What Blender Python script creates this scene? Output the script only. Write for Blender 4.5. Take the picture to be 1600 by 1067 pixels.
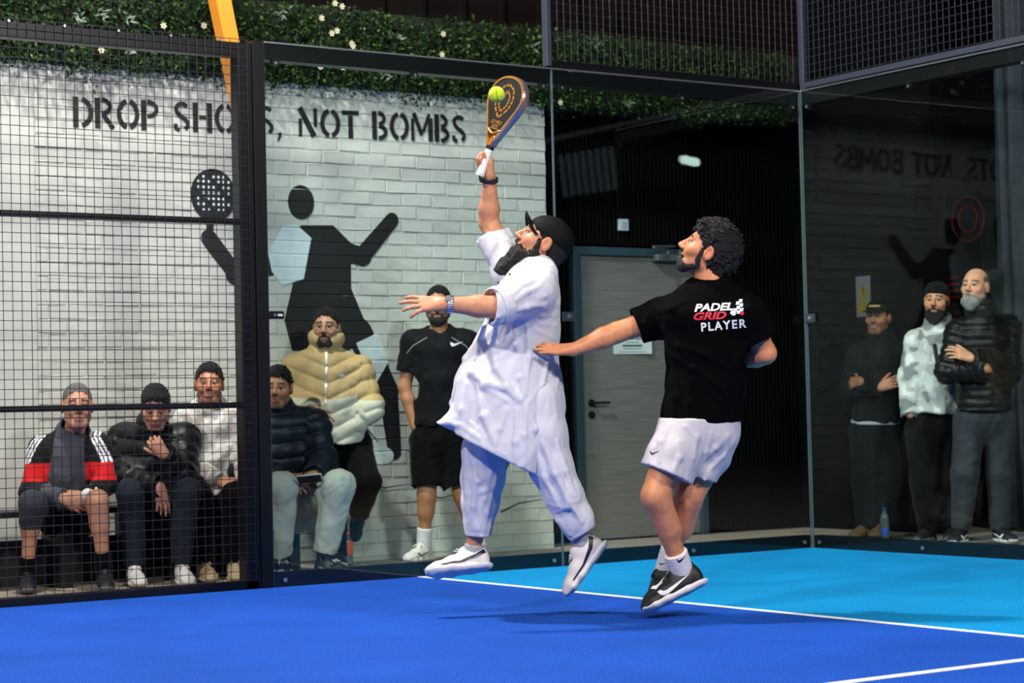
import bpy, bmesh, math, random
import numpy as np
from mathutils import Vector, Matrix
from mathutils.bvhtree import BVHTree

for _o in list(bpy.data.objects):
    bpy.data.objects.remove(_o)
SC = bpy.context.scene
COL = SC.collection
random.seed(7)

# ------------------------------------------------------------------ camera
CAM = np.array([-9.1582, -10.0594, 0.9109])
YAW, PITCH, ROLL, FPX = 0.974600, 0.0358375, -0.0232674, 3207.69
_f = np.array([math.cos(PITCH)*math.cos(YAW), math.cos(PITCH)*math.sin(YAW), math.sin(PITCH)])
_r = np.cross(_f, [0, 0, 1.0]); _r /= np.linalg.norm(_r)
_u = np.cross(_r, _f)
CR = math.cos(ROLL)*_r + math.sin(ROLL)*_u
CU = -math.sin(ROLL)*_r + math.cos(ROLL)*_u
CF = _f
cam = bpy.data.objects.new('camera', bpy.data.cameras.new('camera'))
COL.objects.link(cam)
cam.matrix_world = Matrix(((CR[0], CU[0], -CF[0], CAM[0]), (CR[1], CU[1], -CF[1], CAM[1]),
                           (CR[2], CU[2], -CF[2], CAM[2]), (0, 0, 0, 1)))
cam.data.sensor_width = 36.0
cam.data.lens = FPX*36.0/1600.0
cam.data.clip_end = 200
cam.data.dof.use_dof = True
cam.data.dof.focus_distance = 9.3
cam.data.dof.aperture_fstop = 3.5
SC.camera = cam

# ------------------------------------------------------------------ world, lights, exposure
world = bpy.data.worlds.new('hall_air'); SC.world = world
world.use_nodes = True
world.node_tree.nodes['Background'].inputs[0].default_value = (0.75, 0.85, 1.0, 1)
world.node_tree.nodes['Background'].inputs[1].default_value = 0.006
SC.view_settings.view_transform = 'Standard'
SC.view_settings.look = 'None'
SC.view_settings.exposure = -1.95
SC.view_settings.gamma = 1.0
SC.view_settings.use_curve_mapping = False

def flood(name, loc, aim, watts, size=0.5, col=(1.0, 0.97, 0.92)):
    L = bpy.data.lights.new(name, 'AREA'); L.shape = 'RECTANGLE'
    L.size = size; L.size_y = size*0.7; L.energy = watts; L.color = col
    o = bpy.data.objects.new(name, L); COL.objects.link(o)
    o.location = loc
    o.rotation_euler = (Vector(aim)-Vector(loc)).to_track_quat('-Z', 'Y').to_euler()
    return o
# the floodlights of the court: over the lamp posts, on both long sides, plus an added fill
flood('court_or_fill_flood', (-5.2, -0.7, 6.3), (-1.9, -1.6, 0), 2250, 0.45)
flood('court_or_fill_flood', (-7.8, -9.7, 7.2), (-3.6, -2.6, .4), 1100, 0.8)
flood('court_or_fill_flood', (-3.0, -9.9, 5.9), (-1.2, -2.0, .4), 1700, 0.8)
flood('court_or_fill_flood', (-11.2, -6.2, 6.4), (-3.4, -2.0, .5), 2250, 0.6)  # fill lamp added at camera left to model the players
flood('court_or_fill_flood', (-14.0, -0.35, 6.3), (-9.5, -2.0, 0), 420, 0.55)

# ------------------------------------------------------------------ small maths helpers
def V3(*a): return np.array(a, float)
def nrm(v): v = np.asarray(v, float); return v/(np.linalg.norm(v)+1e-12)
def at(px, py, dep): return CAM + (CF + CR*((px-800)/FPX) + CU*((533.5-py)/FPX))*dep
def ray(px, py): return CF + CR*((px-800)/FPX) + CU*((533.5-py)/FPX)
def on_y(px, py, Y): d = ray(px, py); return CAM + d*((Y-CAM[1])/d[1])
def on_x(px, py, X): d = ray(px, py); return CAM + d*((X-CAM[0])/d[0])
def on_z(px, py, Z=0.0): d = ray(px, py); return CAM + d*((Z-CAM[2])/d[2])
def cdir(a, b, c): return nrm(CR*a + CU*b + CF*c)      # right, up, away

# ------------------------------------------------------------------ materials
def lin(c): return tuple(((x/12.92) if x <= 0.04045 else ((x+0.055)/1.055)**2.4) for x in c)
def rgb(r, g, b): return lin((r/255.0, g/255.0, b/255.0))
MATS = {}
def mat(name, color=(.5, .5, .5), rough=0.6, metal=0.0, spec=0.5, noise=None, bump=None, attr=False, coat=0.0,
        sheen=0.0, sss=0.0, emit=None, aniso=None, color2=None, coord='Object'):
    """principled material; noise=(scale, amount) varies colour, bump=(scale, strength, detail), attr: colour from 'Col'."""
    if name in MATS: return MATS[name]
    m = bpy.data.materials.new(name); m.use_nodes = True
    nt = m.node_tree; N = nt.nodes; L = nt.links
    b = N['Principled BSDF']
    b.inputs['Roughness'].default_value = rough
    b.inputs['Metallic'].default_value = metal
    b.inputs['Specular IOR Level'].default_value = spec
    b.inputs['Coat Weight'].default_value = coat
    b.inputs['Sheen Weight'].default_value = sheen
    if sss:
        b.inputs['Subsurface Weight'].default_value = sss
        b.inputs['Subsurface Radius'].default_value = (0.012, 0.005, 0.003)
        b.inputs['Subsurface Scale'].default_value = 0.6
    if emit:
        b.inputs['Emission Color'].default_value = (*emit[0], 1); b.inputs['Emission Strength'].default_value = emit[1]
    tc = N.new('ShaderNodeTexCoord')
    src = tc.outputs[coord]
    if aniso:
        mp = N.new('ShaderNodeMapping'); mp.inputs['Scale'].default_value = aniso
        L.new(src, mp.inputs[0]); src = mp.outputs[0]
    if attr:
        a = N.new('ShaderNodeAttribute'); a.attribute_name = 'Col'; csock = a.outputs['Color']
    else:
        rg = N.new('ShaderNodeRGB'); rg.outputs[0].default_value = (*color, 1); csock = rg.outputs[0]
    if noise:
        n = N.new('ShaderNodeTexNoise'); n.inputs['Scale'].default_value = noise[0]; n.inputs['Detail'].default_value = 5
        L.new(src, n.inputs['Vector'])
        if color2:
            mx = N.new('ShaderNodeMix'); mx.data_type = 'RGBA'
            rp = N.new('ShaderNodeValToRGB'); rp.color_ramp.elements[0].position = 0.5-noise[1]; rp.color_ramp.elements[1].position = 0.5+noise[1]
            L.new(n.outputs[0], rp.inputs[0]); L.new(rp.outputs[0], mx.inputs[0])
            L.new(csock, mx.inputs[6]); mx.inputs[7].default_value = (*color2, 1)
            csock = mx.outputs[2]
        else:
            mr = N.new('ShaderNodeMapRange'); mr.inputs[1].default_value = 0.25; mr.inputs[2].default_value = 0.75
            mr.inputs[3].default_value = 1-noise[1]; mr.inputs[4].default_value = 1+noise[1]
            L.new(n.outputs[0], mr.inputs[0])
            mx = N.new('ShaderNodeVectorMath'); mx.operation = 'SCALE'
            L.new(csock, mx.inputs[0]); L.new(mr.outputs[0], mx.inputs['Scale'])
            csock = mx.outputs[0]
    L.new(csock, b.inputs['Base Color'])
    if bump:
        n2 = N.new('ShaderNodeTexNoise'); n2.inputs['Scale'].default_value = bump[0]
        n2.inputs['Detail'].default_value = bump[2] if len(bump) > 2 else 3
        L.new(src, n2.inputs['Vector'])
        bp = N.new('ShaderNodeBump'); bp.inputs['Strength'].default_value = bump[1]; bp.inputs['Distance'].default_value = bump[3] if len(bump) > 3 else 0.01
        L.new(n2.outputs[0], bp.inputs['Height']); L.new(bp.outputs[0], b.inputs['Normal'])
    MATS[name] = m
    return m

def glass_mat(name='court_glass', ior=1.33):
    m = bpy.data.materials.new(name); m.use_nodes = True
    nt = m.node_tree; N = nt.nodes; L = nt.links
    N.remove(N['Principled BSDF'])
    out = N['Material Output']
    tr = N.new('ShaderNodeBsdfTransparent'); tr.inputs[0].default_value = (0.93, 0.985, 0.975, 1)
    gl = N.new('ShaderNodeBsdfGlossy'); gl.inputs['Roughness'].default_value = 0.0
    fr = N.new('ShaderNodeFresnel')
    ge = N.new('ShaderNodeNewGeometry'); mr = N.new('ShaderNodeMapRange')
    mr.inputs[3].default_value = ior; mr.inputs[4].default_value = 1/ior      # same reflectance on either face of the sheet
    L.new(ge.outputs['Backfacing'], mr.inputs[0]); L.new(mr.outputs[0], fr.inputs[0])
    mx = N.new('ShaderNodeMixShader')
    L.new(fr.outputs[0], mx.inputs[0]); L.new(tr.outputs[0], mx.inputs[1]); L.new(gl.outputs[0], mx.inputs[2])
    L.new(mx.outputs[0], out.inputs[0])
    return m

# ------------------------------------------------------------------ objects
def tag(o, label=None, cat=None, group=None, kind=None):
    if label: o['label'] = label
    if cat: o['category'] = cat
    if group: o['group'] = group
    if kind: o['kind'] = kind
    return o
def link(name, me, m=None, parent=None):
    o = bpy.data.objects.new(name, me); COL.objects.link(o)
    if m is not None and me is not None: me.materials.append(m)
    if parent is not None: o.parent = parent
    return o
def empty(name, loc, label=None, cat=None, group=None, rot=None):
    o = bpy.data.objects.new(name, None); COL.objects.link(o)
    o.location = Vector(loc); o.empty_display_size = 0.1
    if rot: o.rotation_euler = rot
    return tag(o, label, cat, group)

class MB:
    """collects simple shapes into one mesh"""
    def __init__(s): s.v = []; s.f = []
    def add(s, vs, fs):
        n = len(s.v); s.v += [tuple(map(float, p)) for p in vs]; s.f += [tuple(i+n for i in q) for q in fs]; return s
    def box(s, a, b):
        x0, y0, z0 = a; x1, y1, z1 = b
        return s.add([(x0,y0,z0),(x1,y0,z0),(x1,y1,z0),(x0,y1,z0),(x0,y0,z1),(x1,y0,z1),(x1,y1,z1),(x0,y1,z1)],
                     [(3,2,1,0),(4,5,6,7),(0,1,5,4),(1,2,6,5),(2,3,7,6),(3,0,4,7)])
    def tube(s, pts, rad, n=8, cap=True):
        pts = [np.asarray(p, float) for p in pts]
        rs = rad if hasattr(rad, '__len__') else [rad]*len(pts)
        ring = []; prev = None
        for i, p in enumerate(pts):
            d = nrm(pts[min(i+1, len(pts)-1)]-pts[max(i-1, 0)])
            if prev is None:
                prev = np.cross(d, [0, 0, 1.0] if abs(d[2]) < .9 else [1.0, 0, 0])
            a = nrm(prev-d*(prev@d)); prev = a; b = np.cross(d, a)
            ring.append([p+(a*math.cos(t)+b*math.sin(t))*rs[i] for t in np.linspace(0, 2*math.pi, n, endpoint=False)])
        vs = [q for r in ring for q in r]; fs = []
        for i in range(len(pts)-1):
            for k in range(n):
                fs.append((i*n+k, i*n+(k+1) % n, (i+1)*n+(k+1) % n, (i+1)*n+k))
        if cap: fs += [tuple(range(n-1, -1, -1)), tuple((len(pts)-1)*n+k for k in range(n))]
        return s.add(vs, fs)
    def prism(s, poly, o, ux, uy, un, th):
        """flat polygon given in (ux,uy) extruded by th along un"""
        o, ux, uy, un = [np.asarray(q, float) for q in (o, ux, uy, un)]
        n = len(poly)
        a = [o+ux*p[0]+uy*p[1] for p in poly]; b = [q+un*th for q in a]
        return s.add(a+b, [tuple(range(n-1, -1, -1)), tuple(range(n, 2*n))]+[(i, (i+1) % n, n+(i+1) % n, n+i) for i in range(n)])
    def lathe(s, prof, c, n=16):
        c = np.asarray(c, float); vs = []
        for (r, z) in prof:
            for k in range(n):
                t = 2*math.pi*k/n; vs.append(c+V3(r*math.cos(t), r*math.sin(t), z))
        fs = [(i*n+k, i*n+(k+1) % n, (i+1)*n+(k+1) % n, (i+1)*n+k) for i in range(len(prof)-1) for k in range(n)]
        fs += [tuple(range(n-1, -1, -1)), tuple((len(prof)-1)*n+k for k in range(n))]
        return s.add(vs, fs)
    def build(s, name, m, parent=None, smooth=False, off=None, bevel=0.0):
        me = bpy.data.meshes.new(name)
        vs = s.v if off is None else [(p[0]-off[0], p[1]-off[1], p[2]-off[2]) for p in s.v]
        me.from_pydata(vs, [], s.f); me.update()
        if smooth: me.polygons.foreach_set('use_smooth', [True]*len(me.polygons))
        o = link(name, me, m, parent)
        if bevel:
            md = o.modifiers.new('bevel', 'BEVEL'); md.width = bevel; md.segments = 2; md.limit_method = 'ANGLE'
        return o

def struct(o): o['kind'] = 'structure'; return o

# shared materials
M_FRAME = mat('black_powder_coat', rgb(10, 11, 14), 0.38, 0.0, 0.35, noise=(9, .12), bump=(160, .05))
M_BOLT = mat('zinc_bolt', rgb(190, 196, 205), 0.3, 0.9)
M_GLASS = glass_mat()
M_GLASS_E = glass_mat('end_wall_glass', 1.24)
M_GEDGE = mat('glass_edge', rgb(92, 108, 112), 0.15, 0, 0.8)
M_BLACKPL = mat('black_plastic', rgb(14, 14, 15), 0.45)

# ------------------------------------------------------------------ the court floor
def turf(name, c1, c2, sand):
    m = bpy.data.materials.new(name); m.use_nodes = True
    nt = m.node_tree; N = nt.nodes; L = nt.links; b = N['Principled BSDF']
    tc = N.new('ShaderNodeTexCoord')
    n1 = N.new('ShaderNodeTexNoise'); n1.inputs['Scale'].default_value = 140; n1.inputs['Detail'].default_value = 4; n1.inputs['Roughness'].default_value = .7
    n2 = N.new('ShaderNodeTexNoise'); n2.inputs['Scale'].default_value = 1.6; n2.inputs['Detail'].default_value = 4
    for n in (n1, n2): L.new(tc.outputs['Object'], n.inputs['Vector'])
    r1 = N.new('ShaderNodeValToRGB'); r1.color_ramp.elements[0].position = .38; r1.color_ramp.elements[1].position = .64
    r1.color_ramp.elements[0].color = (*[x*.55 for x in c1], 1); r1.color_ramp.elements[1].color = (*c2, 1)
    L.new(n1.outputs[0], r1.inputs[0])
    mr = N.new('ShaderNodeMapRange'); mr.inputs[1].default_value = .3; mr.inputs[2].default_value = .7; mr.inputs[3].default_value = .86; mr.inputs[4].default_value = 1.12
    L.new(n2.outputs[0], mr.inputs[0])
    sc = N.new('ShaderNodeVectorMath'); sc.operation = 'SCALE'; L.new(r1.outputs[0], sc.inputs[0]); L.new(mr.outputs[0], sc.inputs['Scale'])
    # pale sand grains lying between the fibres
    vo = N.new('ShaderNodeTexVoronoi'); vo.inputs['Scale'].default_value = 85; L.new(tc.outputs['Object'], vo.inputs['Vector'])
    lt = N.new('ShaderNodeMath'); lt.operation = 'LESS_THAN'; lt.inputs[1].default_value = .11; L.new(vo.outputs['Distance'], lt.inputs[0])
    ml = N.new('ShaderNodeMath'); ml.operation = 'MULTIPLY'; ml.inputs[1].default_value = sand; L.new(lt.outputs[0], ml.inputs[0])
    mx = N.new('ShaderNodeMix'); mx.data_type = 'RGBA'; L.new(ml.outputs[0], mx.inputs[0]); L.new(sc.outputs[0], mx.inputs[6]); mx.inputs[7].default_value = (.30, .42, .8, 1)
    L.new(mx.outputs[2], b.inputs['Base Color'])
    b.inputs['Roughness'].default_value = .75; b.inputs['Specular IOR Level'].default_value = .15
    bp = N.new('ShaderNodeBump'); bp.inputs['Strength'].default_value = .7; bp.inputs['Distance'].default_value = .012
    L.new(n1.outputs[0], bp.inputs['Height']); L.new(bp.outputs[0], b.inputs['Normal'])
    return m
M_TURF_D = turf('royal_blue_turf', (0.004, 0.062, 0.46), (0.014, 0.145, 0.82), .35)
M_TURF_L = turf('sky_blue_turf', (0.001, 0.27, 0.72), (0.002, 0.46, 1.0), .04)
M_LINE = mat('white_turf_line', (.80, .82, .80), .8, noise=(120, .18), bump=(140, .5))
XS = -3.0     # service line
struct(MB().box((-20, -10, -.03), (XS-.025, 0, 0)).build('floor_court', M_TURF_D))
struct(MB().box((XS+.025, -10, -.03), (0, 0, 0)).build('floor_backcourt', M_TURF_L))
struct(MB().box((XS-.025, -10, -.03), (XS+.025, 0, .0015)).build('trim_1', M_LINE))
struct(MB().box((-10, -5.025, -.02), (XS-.025, -4.975, .0015)).build('trim_2', M_LINE))
M_CONC = mat('trodden_concrete', rgb(150, 138, 124), .85, noise=(3.5, .22), bump=(60, .25))
fl = MB()
fl.box((-24, 0, -.06), (14, 8, -.004)); fl.box((0, -24, -.06), (14, 0, -.004)); fl.box((-24, -24, -.06), (0, -10, -.004))
struct(fl.build('floor', M_CONC))

# ------------------------------------------------------------------ the dark hall round the court
M_DARK = mat('black_hall_paint', rgb(12, 13, 15), .9, 0, .1, noise=(2, .2))
struct(MB().box((-24, -24, 8.0), (14, 8, 8.2)).build('ceiling', M_DARK))
struct(MB().box((13.9, -24, 0), (14.1, 8, 8)).build('wall_end', M_DARK))
struct(MB().box((-24.1, -24, 0), (-23.9, 8, 8)).build('wall_start', M_DARK))
struct(MB().box((-24, -24.1, 0), (14, -23.9, 8)).build('wall_near', M_DARK))

# ------------------------------------------------------------------ brick wall with the mural
WY = 1.47; WX0, WX1, WZ = -6.4, -1.02, 3.12
def paint_mat(name, col, rough=.62):
    return mat(name, col, rough, 0, .4, noise=(7, .07), bump=(16, .32, 6, .008))
M_WALL = paint_mat('pale_grey_wall_paint', rgb(190, 192, 184))
M_MORT = paint_mat('painted_mortar', rgb(181, 183, 176))
COURSE = 0.0845; BL = 0.233; JZ = 0.0; JW = .010; JD = .0048
ZPH = (on_y(722, 405, WY)[2]) % COURSE
wall = struct(MB().box((WX0, WY+JD, -.02), (WX1-.004, WY+.30, WZ)).build('wall_mural', M_MORT))
rng = np.random.default_rng(3)
def brick_mesh(seed):
    rg = np.random.default_rng(seed)
    bm = bmesh.new(); bmesh.ops.create_cube(bm, size=1.0)
    bmesh.ops.bevel(bm, geom=[e for e in bm.edges if sum(v.co.y for v in e.verts) < -.9], offset=.055, segments=2, affect='EDGES', profile=.6)
    for v in bm.verts:
        v.co.x *= BL-JW; v.co.y *= .03; v.co.z *= COURSE-JW
        v.co += Vector(rg.normal(0, 1, 3)*np.array([.0022, .0014, .0022]))
    me = bpy.data.meshes.new('brick'); bm.to_mesh(me); bm.free(); me.materials.append(M_WALL)
    return me
_nt = M_WALL.node_tree; _b = _nt.nodes['Principled BSDF']; _src = _b.inputs['Base Color'].links[0].from_socket
_oi = _nt.nodes.new('ShaderNodeObjectInfo'); _mr = _nt.nodes.new('ShaderNodeMapRange'); _mr.inputs[3].default_value = .93; _mr.inputs[4].default_value = 1.04
_sc = _nt.nodes.new('ShaderNodeVectorMath'); _sc.operation = 'SCALE'
_nt.links.new(_oi.outputs['Random'], _mr.inputs[0]); _nt.links.new(_src, _sc.inputs[0]); _nt.links.new(_mr.outputs[0], _sc.inputs['Scale']); _nt.links.new(_sc.outputs[0], _b.inputs['Base Color'])
BM = [brick_mesh(i) for i in range(9)]
PILX = -4.70                     # left of this the wall is a plain rendered pier
bricks = []
ci = 0
z = ZPH-COURSE
while z < WZ:
    off = (ci % 2)*BL/2
    x = WX1 - off
    first = off > 0
    if first: bricks.append((WX1-BL/4, z+COURSE/2, .5))
    while x-BL > PILX-.02:
        bricks.append((x-BL/2, z+COURSE/2, 1.0)); x -= BL
    if x > PILX+.05: bricks.append(((x+PILX)/2, z+COURSE/2, (x-PILX)/BL))
    z += COURSE; ci += 1
def brick_rank(b):               # the ones in plain view through the glass first
    return (0 if (-3.95 < b[0] and b[1] > .05) else 1, -b[0])
bricks.sort(key=brick_rank)
rest = MB()
for i, (x, zz, s) in enumerate(bricks):
    if zz < 0: continue
    if i < 300:
        o = bpy.data.objects.new('brick', BM[(i*5) % 9]); COL.objects.link(o); o.parent = wall
        o.location = (x, WY+.015+float(rng.normal(0, .0012)), zz); o.scale = (s if s < 1 else 1, 1, 1)
        o.rotation_euler = (float(rng.normal(0, .004)), float(rng.normal(0, .006)), float(rng.normal(0, .003)))
    else:
        me = BM[(i*5) % 9]; dy = float(rng.normal(0, .0012))
        rest.add([(x+v.co.x*s, WY+.015+dy+v.co.y, zz+v.co.z) for v in me.vertices], [tuple(p.vertices) for p in me.polygons])
ro = rest.build('brick_remainder', M_WALL, wall); ro['kind'] = 'stuff'
MB().box((WX0, WY-.012, 0), (PILX-.006, WY+.05, WZ)).build('rendered_pier', M_WALL, wall, bevel=.006)

# flat paint that follows the relief of the bricks
M_STENCIL = mat('black_stencil_paint', rgb(20, 21, 23), .55, noise=(14, .25), bump=(45, .35, 6, .006))
M_STWHITE = mat('pale_stencil_paint', rgb(196, 210, 214), .6, noise=(14, .1), bump=(45, .35, 6, .006))
def wall_paint(name, polys, m, lift=.0035):
    """polys: outlines in wall coordinates (x, z)"""
    bm = bmesh.new()
    for pi, poly in enumerate(polys):
        vs = [bm.verts.new((p[0], -.00012*pi, p[1])) for p in poly]
        f = bm.faces.new(vs); f.normal_update()
        if f.normal.y > 0: f.normal_flip()
    bmesh.ops.triangulate(bm, faces=bm.faces[:])
    zs = [p[1] for poly in polys for p in poly]
    k = math.floor((min(zs)-ZPH)/COURSE)
    while ZPH+k*COURSE < max(zs)+.01:
        zj = ZPH+k*COURSE
        for dz in (-JW*.5-.002, -.002, .002, JW*.5+.002):
            bmesh.ops.bisect_plane(bm, geom=bm.verts[:]+bm.edges[:]+bm.faces[:], plane_co=(0, 0, zj+dz), plane_no=(0, 0, 1))
        k += 1
    for v in bm.verts:
        d = abs(((v.co.z-ZPH+COURSE/2) % COURSE)-COURSE/2)
        v.co.y += WY+(JD*.7 if d < JW*.5 else 0)-lift
    me = bpy.data.meshes.new(name); bm.to_mesh(me); bm.free()
    return link(name, me, m, wall)
def stroke(pts, w, w2=None):
    """polyline with width -> outline"""
    pts = [np.array(p, float) for p in pts]; n = len(pts); L = []; R = []
    for i in range(n):
        d = nrm(pts[min(i+1, n-1)]-pts[max(i-1, 0)]); q = np.array([-d[1], d[0]])
        ww = w if w2 is None else w+(w2-w)*i/(n-1)
        L.append(pts[i]+q*ww/2); R.append(pts[i]-q*ww/2)
    return [tuple(p) for p in L]+[tuple(p) for p in R[::-1]]
def arc(cx, cy, rx, ry, a0, a1, n=9):
    return [(cx+rx*math.cos(math.radians(a)), cy+ry*math.sin(math.radians(a))) for a in np.linspace(a0, a1, n)]
# stencil capitals, drawn in a box 1 high
LW = .17
GLY = {
 'D': (.72, [stroke([(.10, 0), (.10, 1)], LW+.03), stroke(arc(.24, .5, .40, .43, 78, -78, 12), LW)]),
 'R': (.74, [stroke([(.10, 0), (.10, 1)], LW+.03), stroke(arc(.26, .72, .30, .22, 95, -95, 10), LW*.85), stroke([(.30, .46), (.66, .0)], LW)]),
 'O': (.82, [stroke(arc(.41, .5, .33, .43, 100, 260, 12), LW), stroke(arc(.41, .5, .33, .43, 80, -80, 12), LW)]),
 'P': (.66, [stroke([(.10, 0), (.10, 1)], LW+.03), stroke(arc(.26, .70, .32, .24, 95, -95, 10), LW*.9)]),
 'S': (.66, [stroke(arc(.33, .74, .22, .19, 30, 170, 8)+[(.14, .66), (.24, .54), (.42, .44), (.50, .36)]+arc(.33, .26, .22, .20, 15, -60, 5), LW*.9),
             stroke([(.08, .26), (.10, .10), (.24, .05)], LW*.9)]),
 'H': (.80, [stroke([(.12, 0), (.12, 1)], LW+.03), stroke([(.66, 0), (.66, 1)], LW+.03), stroke([(.26, .5), (.54, .5)], LW*.7)]),
 'T': (.74, [stroke([(.37, 0), (.37, .80)], LW+.02), stroke([(.02, .90), (.72, .90)], LW*.9)]),
 ',': (.34, [stroke([(.14, .10), (.16, .0), (.06, -.2)], .16, .05)]),
 'N': (.86, [stroke([(.10, 0), (.10, .62)], LW*.8), stroke([(.08, 1.0), (.66, .02)], LW+.05), stroke([(.72, .36), (.72, 1)], LW*.8)]),
 'B': (.70, [stroke([(.10, 0), (.10, 1)], LW+.03), stroke(arc(.26, .75, .26, .20, 88, -85, 9), LW*.85), stroke(arc(.26, .27, .32, .22, 85, -88, 10), LW*.9)]),
 'M': (1.0, [stroke([(.10, 0), (.10, .80)], LW*.8), stroke([(.16, 1.0), (.50, .22)], LW), stroke([(.84, 1.0), (.56, .34)], LW*.75), stroke([(.88, 0), (.88, .84)], LW+.03)]),
 ' ': (.42, [])}
def stencil(txt, x0, z0, x1, z1, hgt):
    """letters from (x0,z0) to (x1,z1) along the wall"""
    W = sum(GLY[c][0]+.06 for c in txt); k = (x1-x0)/W; out = []; cx = 0
    for c in txt:
        adv, st = GLY[c]
        for poly in st:
            out.append([(x0+(cx+p[0])*k, z0+(z1-z0)*(cx+p[0])/W+p[1]*hgt) for p in poly])
        cx += adv+.06
    return out
wall_paint('stencil_lettering', stencil('DROP SHOTS, NOT BOMBS', -4.46, 2.685, -1.66, 2.745, .185), M_STENCIL)
# a plain generic player figure stands in for the painted mural
def wp(px, py): q = on_y(px, py, WY); return (q[0], q[2])
def wpx(L): return [wp(*p) for p in L]
def disc(px, py, r, n=22, ry=None):
    c = wp(px, py); return [(c[0]+r*math.cos(t), c[1]+(ry or r)*math.sin(t)) for t in np.linspace(0, 2*math.pi, n, endpoint=False)]
def bar(pts, w0, w1=None):
    P = wpx(pts); w1 = w1 or w0; n = len(P)
    rr = [w0+(w1-w0)*i/(n-1) for i in range(n)]
    return [stroke(P, w0*2, w1*2)]+[[(p[0]+q*math.cos(t), p[1]+q*math.sin(t)) for t in np.linspace(0, 2*math.pi, 16, endpoint=False)] for p, q in zip(P, rr)]
fig = [disc(333, 305, .155, 26, .165), disc(470, 316, .095, 20, .11)]
fig += [stroke(wpx([(329, 338), (326, 378)]), .05)]
fig += bar([(326, 372), (368, 428), (462, 400)], .055, .085)
fig += bar([(500, 385), (566, 400), (612, 344)], .085, .05)
fig += [wpx([(452, 372), (470, 352), (520, 352), (548, 380), (548, 450), (578, 522), (545, 548), (456, 548), (444, 500), (458, 440)])]
fig += bar([(560, 520), (606, 610), (616, 706)], .10, .05)
fig += [stroke(wpx(l), .012, .004) for l in ([(566, 752), (600, 762), (640, 756)], [(650, 772), (690, 778), (716, 770)], [(782, 800), (810, 786), (846, 780)], [(690, 742), (715, 748), (730, 744)], [(560, 640), (572, 668), (590, 690)])]
wall_paint('mural_figure', fig, M_STENCIL)
wall_paint('mural_highlight', [wpx([(418, 395), (442, 352), (462, 350), (486, 372), (474, 436), (440, 446), (424, 424)]),
                               wpx([(556, 536), (590, 520), (606, 566), (584, 604)]), disc(596, 712, .09, 16, .06)], M_STWHITE, .0055)
dots = []
for iy, dz in enumerate((-.10, -.065, -.03, .005, .04, .075, .105)):
    for ix in range(-3, 4):
        x_, z_ = ix*.034, dz
        if (x_/.13)**2+(z_/.13)**2 < 1 and (ix+iy) % 5:
            c = wp(333, 303); dots.append([(c[0]+x_+.009*math.cos(t), c[1]+z_+.010*math.sin(t)) for t in np.linspace(0, 2*math.pi, 8, endpoint=False)])
wall_paint('mural_racket_dots', dots, M_STWHITE, .0055)

# ------------------------------------------------------------------ dark slatted wall with the door
SY = 1.80
M_SLAT = mat('black_slat', rgb(8, 8, 9), .6, 0, .12, noise=(6, .2))
M_SLATB = mat('black_slat_backing', rgb(4, 4, 5), .9, 0, .1)
swall = struct(MB().box((WX1, SY+.03, 0), (2.6, SY+.35, 4.2)).build('wall_slatted', M_SLATB))
DX0, DX1, DZ = -.585, .60, 2.105
slat_me = None; n_s = 0
for i in range(95):
    x = WX1+.02+i*.038
    for (z0, z1) in (((0, 4.1),) if (x < DX0-.012 or x > DX1+.012) else ((DZ+.02, 4.1),)):
        key = 'f' if z0 == 0 else 'h'
        me = bpy.data.meshes.get('slat_'+key)
        if me is None:
            me = bpy.data.meshes.new('slat_'+key)
            q = MB().box((-.010, -.012, z0), (.010, .03, z1)); me.from_pydata(q.v, [], q.f); me.materials.append(M_SLAT)
        o = bpy.data.objects.new('slat', me); COL.objects.link(o); o.parent = swall; o.location = (x, SY, 0)
M_DFRAME = mat('slate_blue_door_frame', rgb(46, 68, 80), .5, noise=(5, .1))
door = struct(empty('door_1', (0, SY, 0)))
for nm, a, b in (('door_frame', (DX0, -.03, 0), (DX0+.065, .04, DZ)), ('door_frame', (DX1-.065, -.03, 0), (DX1, .04, DZ)), ('door_frame', (DX0, -.031, DZ-.06), (DX1, .04, DZ))):
    MB().box(a, b).build(nm, M_DFRAME, door, bevel=.004)
M_DOOR = mat('grey_wood_laminate', rgb(112, 110, 106), .5, 0, .4, noise=(5, .22), bump=(30, .08), aniso=(.7, 1, 14))
M_DLINE = mat('aluminium_inlay', rgb(150, 148, 138), .35, .5)
lx0, lx1 = DX0+.067, DX1-.067
leaf = MB().box((lx0, -.005, .01), (lx1, .035, DZ-.062)).build('door_leaf', M_DOOR, door, bevel=.002)
ix = lx0+.125
MB().box((ix-.004, -.0065, .01), (ix+.004, .0, DZ-.062)).build('inlay_strip', M_DLINE, leaf)
for zz in (.33, .70, 1.09, 1.46, 1.80):
    MB().box((ix+.004, -.006, zz-.003), (lx1, 0, zz+.003)).build('inlay_strip', M_DLINE, leaf)
hx, hz = lx0+.075, .985
h = MB(); h.tube([(hx, -.005, hz), (hx, -.016, hz)], .027, 16); h.tube([(hx, -.014, hz), (hx, -.055, hz)], .010, 10); h.tube([(hx, -.052, hz), (hx+.13, -.055, hz)], .010, 10)
h.build('door_handle', M_BLACKPL, door, smooth=False)
h = MB(); h.tube([(hx, -.005, hz-.085), (hx, -.018, hz-.085)], .027, 16); h.tube([(hx, -.017, hz-.085), (hx, -.026, hz-.085)], .009, 10)
h.build('lock_escutcheon', M_BLACKPL, door)
M_CLOSER = mat('brushed_steel', rgb(150, 158, 160), .35, .7)
cl = MB(); cl.box((.14, -.075, 2.015), (.40, -.005, 2.062)).build('door_closer', M_CLOSER, door, bevel=.006)
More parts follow.
